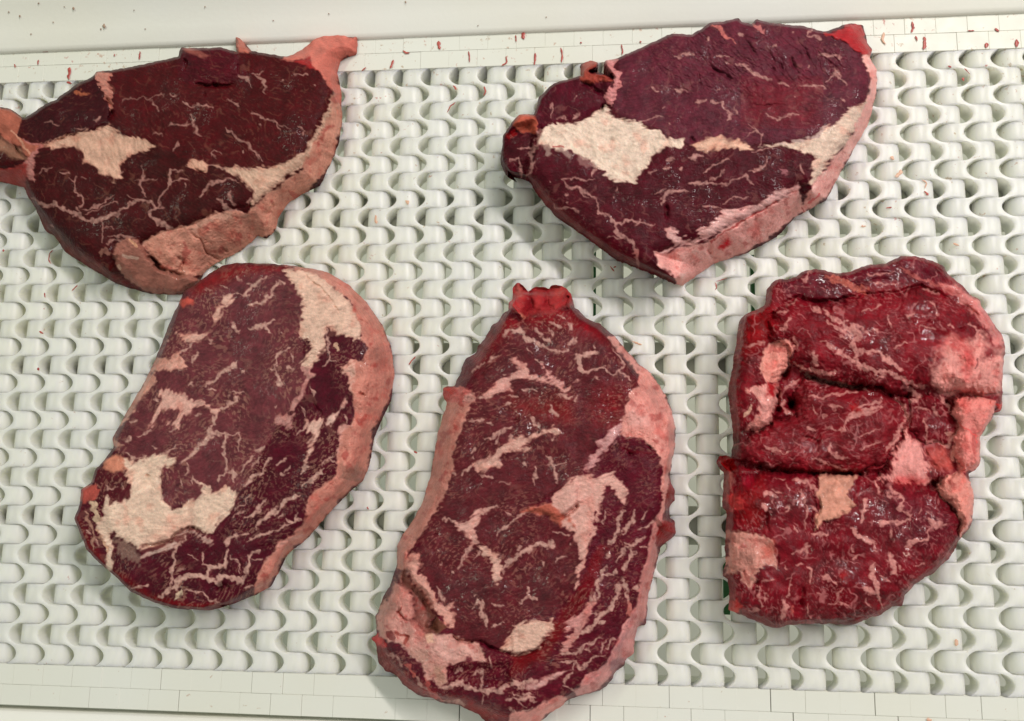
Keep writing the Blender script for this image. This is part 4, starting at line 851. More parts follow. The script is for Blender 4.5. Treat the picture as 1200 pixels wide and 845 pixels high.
  (F_, "6,5.5,6,5,5.5,5", "0,570 80,595 150,610 200,570 260,590 310,615 350,570"), (F_, "5,4.5,4,5", "350,570 360,500 390,420 440,395"), (F_, 2.4, "480,470 520,440"), (F_, 2.4, "0,670 60,690 100,740 160,760"), (F_, 2.2, "340,660 390,640"), (F_, 2.8, "570,160 620,140"), (F_, 2, "240,430 310,500 300,560"), (F_, 2.2, "260,150 330,120"), (F_, 3, "460,190 440,210"), (F_, 1.8, "400,460 460,460"),
  (E_, "3.4,4,3.4,3,3", "720,750 730,640 745,560 750,490 820,410"), (E_, "5,8,8,6,5.5,6,5.5", "640,845 700,790 760,740 850,680 900,690 1000,710 1060,745 1100,690 1199,720"), (E_, 5.4, "990,680 1010,630 1090,620 1110,580 1115,520"), (E_, 2.2, "930,530 940,610 1010,630"), (E_, 5.5, "760,845 800,790", (214, 186, 160)), (E_, 2.2, "820,790 940,800 990,845"), (E_, 2.2, "270,60 290,90 330,70"), (E_, 1.7, "370,40 380,80"), (E_, 2.2, "1100,480 1120,420 1199,400"),
  (E_, 2, "800,0 805,50"), (E_, 3.2, "870,0 880,40"), (E_, 2.8, "1060,30 1070,0"), (E_, 1.3, "760,650 820,640"), (E_, 1.3, "840,540 900,570"), (E_, 8.5, "165,170 200,240 222,330", (198, 168, 142)), (E_, 3.6, "120,240 160,320 180,420 170,500", (168, 124, 108)), (E_, 2.4, "110,380 150,400"), (E_, 5, "210,350 240,430 280,500 285,560", (196, 150, 126)), (E_, 3, "60,400 90,460"), (E_, 3.4, "450,775 560,760"), (E_, 2.6, "200,440 220,480")],
 grooves=[(F_, 5, 5, "90,655 180,640 255,660"), (E_, 2.6, 3, "500,492 600,467 700,457 760,390 870,347 985,388"), (E_, 4.5, 4.5, "1040,782 1160,757"), (C, 2.6, 3, "535,765 595,780"), (D, 2, 3, "885,192 930,190 962,222"), (D, 1.8, 2, "1018,250 1050,60"), (D, 2.6, 1.6, "370,550 430,420"), (D, 2.4, 2.6, "770,780 880,815 930,795"), (B_, 1.8, 1.6, "590,130 740,230"), (B_, 2, 2, "830,310 900,440 1000,500"),
  (B_, 1.6, 1.2, "480,100 650,240 780,410"), (B_, 2, 1.8, "560,655 600,570"), (F_, 3, 2, "400,380 570,350"), (F_, 2.4, 1.6, "230,250 420,230"), (F_, 2.6, 2, "280,420 330,540"), (D, 3, 1.8, "560,220 620,310 640,360"), (D, 2.2, 1.5, "990,460 1040,340"), (C, 2, 1.4, "640,725 760,690")])
steak('ribeye_steak', 'oval marbled steak in the lower left, its cream fat kernel at the left end', S3, M_DRY)

# ---- steak in the middle of the near edge
A = (510, 330, 6); B_ = (640, 360, 6); C = (470, 460, 6); D = (620, 480, 6); E_ = (430, 590, 6); F_ = (610, 600, 6); G = (430, 704, 6); H_ = (600, 704, 6)
PX = (0, 0, 1)
sil = J(P(A, "545,40 575,8 620,25 655,70 700,40 775,40 800,60 815,25 880,25 920,50 955,85 970,150 975,180 1020,210 1060,260 1120,280 1165,300"),
        P(B_, "385,130 480,200 560,300 640,390 720,450 790,540 840,620 880,720 905,830"), P(D, "1020,60 1028,130 1025,260 1000,380 985,480 1000,520 1025,570 1020,640 985,680 985,760 1020,780"),
        P(F_, "1085,80 1090,150 1030,210 980,250 960,350 930,450 910,550 890,600 890,700 880,790 840,800"), P(H_, "880,180 860,280 860,370 800,410 790,450 720,510 690,570 620,630 500,660 400,690 350,740 280,780 200,845"),
        P(PX, "615,858 590,860 572,852"), P(G, "830,845 790,800 720,770 640,730 540,725 450,680 400,680 290,620 240,570 200,520 140,500 80,440 70,350 60,290 30,275 30,255 70,240 65,180 60,100"),
        P(E_, "75,770 110,660 170,560 205,460 215,290 250,220 310,140 390,0"), P(C, "170,700 210,580 230,450 260,280 290,170 325,80"),
        P(A, "60,820 55,745 90,730 130,740 180,640 200,570 220,540 290,500 300,450 350,400 390,330 400,300 440,290 470,230 520,200 510,150 545,130"))
top = J(P(A, "560,130 620,90 900,110 1000,260 1130,330"), P(B_, "430,220 560,400 650,560 720,640 810,845"), P(D, "970,100 985,300 950,480 935,800"), P(F_, "940,60 920,250 860,500 830,650"),
        P(H_, "830,200 710,400 570,565 390,665 200,770"), P(G, "1000,800 850,745 700,690 520,670 400,630 280,530 180,405 120,295 120,150"), P(E_, "180,700 260,530 260,350 350,260 420,100"), P(C, "270,700 330,540 360,320 400,150 450,0"), P(A, "200,780 330,560 430,400 480,300"))
S4 = dict(seed=400, H=28, sil=sil, top=top, lean=(86, 29, 39), fib=-0.5, fleck=0.32, fleck_amt=0.36, hair=0.12, fleck2=True, fleck_col=(168, 112, 100), vein_col=(190, 146, 136), vein_amt=0.9, und=1.4, und2=0.8, rag=1.7, base_part='cap_muscle', wrinkle=0.15, wr_ang=-0.6,
 regions=[
  ('eye_muscle', 'lean', (88, 37, 42), J(P(A, "480,300 900,200 1130,330"), P(B_, "430,220 560,400 650,560 580,620 530,800 500,845"), P(D, "500,180 470,240 380,440 310,480 160,600 0,690"), P(F_, "100,10 280,80 370,150 410,240 420,340 390,480 330,620 240,700 0,770"), P(G, "1050,170 940,330 800,290 640,270 590,200 600,100"), P(E_, "550,730 440,580 380,480 370,260 440,100"), P(C, "300,700 350,540 380,320 420,150 470,0"), P(A, "240,790 330,560"))),
  (None, 'lean', (118, 28, 34), P(A, "300,520 480,260 900,180 1150,330 1199,420 900,330 600,300 450,420 260,640"), {'soft': 12}),
  (None, 'lean', (108, 34, 36), P(C, "760,30 1199,20 1199,210 900,160 780,120"), {'soft': 14}),
  (None, 'lean', (108, 30, 35), P(B_, "380,560 620,560 560,700 520,845 380,845 300,700"), {'soft': 16}),
  (None, 'lean', (98, 26, 32), P(F_, "570,220 490,330 450,450 390,560 290,680 220,845 330,845 420,700 500,560 560,400 610,260"), {'soft': 4}),
  (None, 'lean', (124, 24, 30), P(G, "70,240 80,440 200,520 290,620 450,680 640,730 830,845 1000,820 700,690 500,650 300,560 180,420"), {'soft': 6}),
  (None, 'lean', (102, 22, 30), P(H_, "0,380 200,330 300,150 380,180 260,400 100,480 0,520"), {'soft': 6}),
  ('fat_rim', 'rim', (189, 125, 114), J(P(C, "300,60 330,20 430,-10 512,18 502,70 452,180 402,290 372,420 372,530 352,590 312,720 252,812 232,845"), P(E_, "530,20 440,100 400,200 340,240 300,320 290,420 270,490 205,460 205,290 250,210 310,130 385,-10"), P(C, "120,830 165,700 205,580 225,450 255,280 285,165"))),
  ('fat_rim', 'rim', (187, 101, 96), P(A, "45,740 180,735 232,768 272,788 275,845 50,845")),
  (None, 'flap', (168, 58, 54), P(A, "48,740 140,740 150,790 60,830"), {'soft': 2.5}),
  (None, 'fat', (192, 136, 128), P(A, "200,790 270,785 280,845 200,845"), {}),
  ('fat_pocket', 'rim', (139, 89, 82), J(P(E_, "262,475 330,562 412,640 475,790 425,845"), P(G, "482,118 570,185 480,240 400,235 330,160 340,60"), P(E_, "310,640 240,570 225,500"))),
  ('fat_pocket', 'rim', (197, 131, 122), P(E_, "200,560 270,590 322,680 335,800 260,845 90,845 130,740"), {'soft': 2}),
  ('fat_pocket', 'rim', (191, 135, 126), P(G, "80,60 130,-10 212,30 262,120 330,140 402,220 480,240 580,240 660,270 785,300 824,350 834,424 700,402 560,462 560,562 500,602 460,542 420,562 390,442 320,402 280,352 230,302 150,282 90,242 66,182")),
  (None, 'fat', (208, 159, 150), P(G, "480,250 560,240 680,290 800,380 820,420 690,400 560,440 480,380 400,360"), {'soft': 4, 'amt': .7}),
  (None, 'mem', (158, 120, 108), P(G, "330,340 440,350 440,520 400,440 330,400"), {'soft': 4, 'amt': .7}),
  (None, 'mem', (170, 128, 112), P(G, "470,450 540,470 550,560 500,590 470,530"), {'soft': 4, 'amt': .8}),
  (None, 'flap', (110, 68, 56), P(G, "430,200 490,125 570,185 500,235"), {'soft': 1.5}),
  (None, 'flap', (190, 50, 50), P(G, "28,255 70,238 110,270 130,320 80,310 30,285"), {'soft': 3}),
  ('fat_flap', 'fat', (206, 148, 137), J(P(E_, "318,352 372,338 388,420 362,480 402,520 442,578 492,668 546,733 602,686 608,722 572,747 624,780 608,845"), P(G, "602,202 570,192 540,130 490,80 428,8"), P(E_, "408,642 328,562 288,482 278,420"))),
  ('fat_seam', 'fat', (206, 155, 145), J(P(D, "0,692 150,650 170,598 310,480 380,448 470,470 560,450 602,450 662,510 692,592 672,662 620,602 560,522 530,532 522,622 492,722 472,802 452,845"), P(F_, "530,0 532,120 492,200 462,300 432,420 380,556 388,480 420,340 410,240 370,150 280,80 200,20 100,10"))),
  (None, 'flap', (170, 88, 74), J(P(D, "0,690 150,650 250,740 330,845"), P(F_, "340,30 280,90 200,30 80,10 0,0")), {'soft': 2.5}),
  ('fat_seam', 'fat', (194, 140, 139), P(D, "385,432 430,328 500,270 468,230 560,168 650,60 662,150 622,200 562,260 502,340 432,432")),
  ('fat_rim', 'rim', (210, 139, 130), J(P(B_, "588,612 650,560 640,480 600,400 430,220 480,205 600,350 720,445 795,535 885,720 915,845"), P(D, "1033,130 1005,380 978,480 982,560 952,700 902,802 880,845 930,650 940,500 930,340 880,282 800,210 700,185 640,182 660,80"), P(B_, "528,800 560,700"))),
  (None, 'fat', (210, 154, 148), P(B_, "560,740 620,690 700,740 740,845 560,845"), {'soft': 8, 'amt': .7}),
  ('tissue_tag', 'flap', (126, 20, 30), P(D, "985,500 1030,570 1025,645 965,695 958,600"), {'soft': 1.5}),
  ('tissue_tag', 'flap', (128, 20, 30), P(F_, "1000,55 1090,80 1095,152 1035,214 950,252 948,150"), {'soft': 1.5}),
  ('fat_rim', 'rim', (189, 121, 116), P(F_, "975,0 1000,60 948,160 965,260 935,450 895,600 895,700 840,805 700,845 815,650 838,480 898,260 938,60")),
  ('fat_rim', 'rim', (195, 129, 126), P(H_, "880,60 905,180 865,280 865,375 705,505 625,632 450,675 438,640 520,520 640,460 680,400 740,280 780,160 830,120")),
  (None, 'mem', (120, 84, 92), P(H_, "680,470 700,410 790,400 790,450 700,510"), {'soft': 3, 'amt': .75}),
  (None, 'mem', (150, 110, 112), P(H_, "720,380 800,200 830,150 800,280 740,400"), {'soft': 4, 'amt': .6}),
  ('fat_rim', 'rim', (199, 129, 122), J(P(H_, "0,790 100,780 200,735 340,665 400,685 350,745 280,785 200,845"), P(PX, "615,862 572,856 590,850"))),
  ('fat_kernel', 'fat', (208, 167, 151), J(P(H_, "0,178 60,158 150,150 294,124 292,190 242,262 192,332 120,367 40,377 0,377"), P(G, "1050,372 935,352 960,308 1010,238 1060,168 1199,140"))),
  (None, 'fat', (192, 136, 130), P(H_, "335,372 370,288 430,228 408,138 440,98 500,108 530,15 585,15 545,102 472,222 402,342"), {}),
  (None, 'fat', (190, 143, 139), P(H_, "98,590 200,560 300,508 422,468 434,486 330,522 250,572 160,622 98,624")),
  ('tissue_tag', 'flap', (158, 52, 54), P(A, "540,40 575,5 620,22 655,70 700,38 775,38 800,60 815,22 880,22 920,48 958,85 975,160 900,170 830,222 640,232 515,192 505,150"), {'soft': 3}),
  (None, 'flap', (188, 92, 84), P(A, "560,40 585,10 615,40 610,110 580,100"), {'soft': 4, 'amt': .7}), (None, 'flap', (116, 24, 34), P(A, "640,90 680,70 690,200 620,220"), {'soft': 4, 'amt': .7}), (None, 'flap', (190, 84, 78), P(A, "830,40 890,30 910,80 850,110"), {'soft': 5, 'amt': .6}), (None, 'flap', (120, 28, 36), P(A, "770,60 800,90 800,190 730,210"), {'soft': 4, 'amt': .6}),
  # marbling bodies
  (None, 'fat', (200, 146, 138), P(A, "526,545 570,548 640,598 680,648 780,678 900,748 1004,698 952,722 932,772 900,784 810,722 700,692 580,682 530,702 544,762 500,772 380,802 336,802 400,738 480,678 560,640 580,600")),
  (None, 'fat', (198, 142, 136), P(A, "745,580 800,628 852,690 902,720 880,764 830,722 778,662")),
  (None, 'fat', (200, 153, 141), P(C, "498,512 560,488 640,440 690,380 770,350 820,298 900,318 960,280 1080,243 1124,287 1000,292 940,322 880,347 840,372 892,397 780,412 720,432 690,482 722,548 660,512 600,548 550,558")),
  (None, 'fat', (200, 151, 142), P(E_, "626,140 700,120 760,68 804,48 792,100 762,170 774,282 730,304 718,250 690,212 648,202")),
  (None, 'fat', (204, 159, 146), P(E_, "796,305 850,308 922,360 954,460 922,562 898,572 878,440 878,372 810,367")),
  (None, 'fat', (198, 136, 132), P(F_, "316,762 370,740 470,700 490,678 502,722 442,772 352,845 316,845")),
 ],
 lift=[(J(P(E_, "262,475 330,562 412,640 475,790 425,845"), P(G, "482,118 480,200 400,235 330,160 340,60"), P(E_, "310,640 240,570")), -7, 5), (P(A, "540,40 620,22 880,22 970,160 640,232"), -13, 8),
       (P(H_, "0,178 294,124 242,262 120,367 0,377"), 1.0, 4), (P(G, "560,470 1000,440 1000,590 700,570 580,560"), -3, 6), (P(D, "0,690 170,598 330,500 360,640 230,760"), 2.0, 4)],
 dome=[(P(A, "535,60 575,0 630,25 660,90 680,200 600,220 560,140"), 3, 12), (P(A, "660,80 700,30 780,35 800,120 760,200 690,190"), 2.5, 10), (P(A, "790,70 815,15 890,20 925,60 900,150 840,200 800,160"), 4, 12), (P(A, "915,60 960,85 978,170 940,190 925,120"), 4, 5), (P(A, "500,150 545,130 640,245 600,260"), 4, 6)],
 veins=[
  (A, "4,5,6,6.5,6,4,3", "490,400 510,350 570,350 640,390 720,440 800,480 930,505"), (A, "5,7,5", "1000,520 1020,600 1040,650"), (A, 4.4, "1010,520 1080,500 1140,510"), (A, 2.4, "1050,640 1130,620 1199,600"), (A, 4.4, "700,340 750,385"), (A, 4.4, "800,330 830,380"), (A, 5.4, "820,290 880,320"), (A, 5.4, "930,290 960,330"), (A, 3.4, "940,450 1000,400"), (A, 3.2, "640,480 670,500"), (A, 3.4, "370,560 440,520"), (A, 4.4, "260,640 340,560"),
  (A, 4.4, "170,740 180,845", (204, 130, 108)), (A, 4.4, "540,140 630,250", (196, 118, 100)), (A, 3.4, "700,540 760,570"), (A, 3.2, "470,660 490,650"), (A, 4, "870,240 910,250"), (A, 3.4, "760,400 820,420"), (A, 2.4, "620,760 720,770"), (A, 3, "860,800 960,800"),
  (B_, "6,7,5", "215,340 240,420 260,470"), (B_, 5.2, "230,345 300,330 360,320"), (B_, 2.8, "270,455 340,455 390,425 450,465 520,465 550,420 530,350 470,300"), (B_, 2.4, "520,465 600,505"), (B_, 3.2, "150,270 200,220"), (B_, 3.4, "30,720 80,760"), (B_, 3.2, "210,620 220,660"), (B_, 1.4, "340,490 390,500"), (B_, 3, "340,270 350,290"),
  (C, 3.4, "590,325 690,290 775,240"), (C, 4.4, "660,350 700,280"), (C, 4.6, "440,575 490,510"), (C, 4.4, "490,420 520,395"), (C, 2.8, "560,570 640,605"), (C, 1.2, "690,640 790,635"), (C, 3.2, "940,650 935,590 960,540"), (C, 3.4, "1090,620 1075,510 1020,440"), (C, 5.4, "920,190 970,240"), (C, 4.2, "1060,90 1100,160"), (C, 4.4, "560,40 680,0"), (C, 5.4, "720,90 770,70"), (C, 2.4, "470,210 580,185"), (C, 4.2, "860,490 880,520"), (C, "2,4,3", "520,845 600,830 660,800"),
  (C, 3.2, "760,310 790,340"), (C, 3.2, "1060,340 1080,320"), (C, 1.7, "1020,500 1080,505 1160,490"), (C, 3, "600,210 640,240"), (C, 2.4, "370,560 385,580"), (C, 3, "500,460 520,470"), (C, 3.4, "820,20 760,30"),
  (E_, 2.8, "780,70 860,40 930,20"), (E_, 3.4, "545,105 630,130"), (E_, "5,4,2", "740,290 690,380 640,450"), (E_, 2, "690,320 730,310"), (E_, "4.5,6,7,3.6", "950,470 1000,410 1060,370 1140,330 1199,285"), (E_, 3.2, "910,230 970,180 1020,120 1130,50 1199,30"), (E_, 2.4, "750,380 790,345"), (E_, 4.6, "735,740 780,690 810,690 800,750 835,800 840,845"), (E_, 3.2, "1070,690 1130,660 1199,670"), (E_, 2.2, "1130,660 1130,590"), (E_, 2.4, "880,720 970,715"), (E_, 2.8, "500,590 540,700"), (E_, 2.4, "1075,330 1075,290"), (E_, 2.2, "760,645 790,640"), (E_, 4, "605,480"), (E_, 3, "500,320"), (E_, 3, "520,425"), (E_, 2.4, "980,60 1020,75"),
  (F_, "5,6,6,5", "0,300 60,250 130,220 200,250"), (F_, 6, "195,210 225,215 210,265"), (F_, 2.2, "240,150 340,155"), (F_, 2.4, "255,360 270,320 320,315"), (F_, 2.8, "140,345 165,370"), (F_, 2.8, "50,540 50,600 120,610"), (F_, 2.4, "0,610 50,600"), (F_, "8,7,5,5,5", "620,230 660,190 690,120 680,60 720,0"), (F_, 4.4, "710,150 750,100 790,60 795,0"), (F_, 2.4, "580,80 600,0"), (F_, 3.4, "670,350 720,280 780,240 820,200 870,180"), (F_, 3.4, "740,220 790,240"), (F_, 3.4, "735,410 740,370 770,300 780,240"), (F_, 2.8, "830,130 900,105 940,70"),
  (F_, "5,6,5,4", "520,520 550,480 580,420 610,375"), (F_, 4.4, "590,440 640,450 670,400"), (F_, 5.4, "520,650 540,580 555,480"), (F_, 4.6, "480,720 500,620 490,590"), (F_, "6,6.5,6,6,5,5", "430,840 530,770 610,690 670,610 690,540 730,525 750,560 740,600"), (F_, 3.2, "715,510 715,450"), (F_, 3.4, "770,690 750,600"), (F_, 4.2, "780,540 830,545"), (F_, 2.2, "840,240 890,250"), (F_, 2.4, "600,330 630,280"), (F_, 3.4, "850,40 880,0"), (F_, 3, "500,720 560,710"), (F_, 3, "310,445"), (F_, 3, "345,230"), (F_, 2.6, "760,310 810,290"), (F_, 5, "560,800 600,780"),
  (G, "5,6,6.5,6,6,6,5,6", "500,610 560,610 620,580 680,580 760,620 840,640 930,640 980,600 1050,580 1199,570"), (G, 3.2, "810,650 805,560 810,520"), (G, 2.4, "815,660 820,725"), (G, 4.6, "790,20 800,80 835,120 840,180"), (G, 2.4, "880,190 960,155"), (G, 5.4, "640,500 660,470"), (G, 2.4, "150,380 200,390 250,470"), (G, 2.4, "860,400 880,460"), (G, 3.2, "750,530 820,490"), (G, 2.4, "980,700 1020,680 1100,740"), (G, 3.4, "1060,710 1199,680"), (G, 3.4, "530,700 640,710 700,730"), (G, 3.4, "340,530 380,590 450,650"), (G, 2.4, "1000,760 1060,790"), (G, 5, "420,540 440,640 540,700", (170, 80, 76)), (G, 4, "280,450 320,500 340,540", (176, 90, 82)),
  (H_, 3.4, "430,470 440,430 500,470 530,440 580,400 640,390"), (H_, 3.2, "330,440 440,420"), (H_, 4.4, "340,370 440,370 520,320 620,260"), (H_, 5.4, "390,340 440,250 530,210 610,140 690,50 720,0"), (H_, 2.4, "370,580 380,540 430,500"), (H_, 3.2, "370,600 440,630"), (H_, 3.4, "0,640 90,690 180,700"), (H_, 2.4, "60,790 140,740"), (H_, 2.8, "670,330 680,290 740,260"), (H_, 3.4, "90,660 130,690"), (H_, 1.8, "630,360 640,280"), (H_, 4, "0,560 40,590 90,610"), (H_, 3, "520,345 560,350"), (H_, 5, "820,0 830,120", (176, 100, 92))],
 over=[(E_, 2, "240,720 215,760 260,812", (150, 50, 44)), (G, 3, "200,215 290,255 265,310", (140, 62, 54)), (D, 2.4, "640,260 720,300 890,300", (96, 24, 34)), (G, 8, "165,235 180,260", (110, 48, 48)), (G, 8, "440,250 450,280", (214, 168, 146))],
 grooves=[(E_, 2.2, 3, "222,700 215,760 262,812 325,845"), (E_, 2.4, 2, "450,250 510,190"), (E_, 4, 3, "282,480 362,600 442,760"), (G, 2.6, 3, "580,230 640,282 800,290 900,342 1030,382 1100,362"), (G, 2, 3, "820,360 832,432"), (G, 2.6, 3.5, "565,470 572,565"), (G, 2, 2, "250,230 290,260 270,310"), (D, 4, 6, "228,762 312,702 352,640"), (D, 3, 2, "640,270 720,310 800,290"), (D, 2.2, 3, "800,215 890,300"), (C, 2.6, 2.5, "780,220 850,160"),
  (H_, 3, 3.5, "0,382 60,377 130,367 200,332 242,265"), (F_, 4, 4, "282,50 352,20"), (E_, 3, 2.4, "270,270 330,260"), (E_, 2.4, 2.2, "280,380 310,340"), (G, 2, 2, "100,190 140,120"), (A, 3, 2, "650,100 640,160"), (A, 3, 2.4, "780,70 800,130"), (A, 3, 2.4, "920,90 930,180"), (B_, 1.8, 1.4, "580,620 600,650"), (D, 3, 2.5, "350,640 350,520"), (A, 3, 1.8, "270,700 420,560"), (H_, 2, 1.6, "540,580 640,470")])
steak('ribeye_steak', 'tall ribeye steak in the middle of the near edge, ragged red tags on top', S4, M_WET)

# ---- folded piece in the lower right
A = (840, 290, 6); B_ = (1000, 290, 6); C = (840, 410, 6); D = (1000, 410, 6); E_ = (840, 520, 6); F_ = (980, 530, 6); G = (840, 610, 6); H_ = (980, 610, 6)
sil = J(P(A, "365,340 370,280 420,225 520,225 620,165 700,150 830,180 920,175 1060,120 1190,110"), P(B_, "250,100 340,62 440,65 560,95 640,140 680,200 770,270 820,330 880,360 900,410 970,510 1040,610 1060,670 1070,740 1055,830"),
        P(D, "1045,280 1045,400 1025,450 1005,400 970,490 920,570 890,620 890,740 890,790 860,845"), P(F_, "985,125 930,150 950,230 970,310 960,480 920,560 860,620 830,690 800,740 740,790 690,840"),
        P(H_, "640,390 540,460 480,530 465,600 400,600 320,660 240,680 120,735 20,725"), P(G, "720,720 600,725 520,730 440,755 350,730 240,680 150,640 95,630 110,560 110,480 90,400 50,380 70,330 85,280 75,180 85,60"),
        P(E_, "90,480 55,430 60,370 70,330 60,260 75,200 40,170 0,120 20,80 80,85 115,100 125,60"), P(C, "140,650 130,500 105,380 100,280 125,150 140,50"), P(A, "160,620 175,510 200,470 290,430 360,400"))
top = J(P(A, "380,330 390,280 440,235 620,175 700,160 920,185 1060,135"), P(B_, "250,110 340,75 440,75 560,105 640,160 760,280 860,380 950,510 1030,640 1050,740"), P(D, "1040,170 1010,300 990,370 940,520 880,620 880,780"), P(F_, "930,160 940,310 900,480 800,600 700,740"),
        P(H_, "560,400 440,510 300,610 120,700"), P(G, "860,700 520,700 440,720 240,640 130,590 130,480 100,380 100,180 120,60"), P(E_, "120,480 90,400 110,200 60,120 150,90"), P(C, "170,640 150,400 130,280 160,100"), P(A, "200,560 230,480 370,410"))
top = top.mean(0) + (top - top.mean(0)) * 1.045
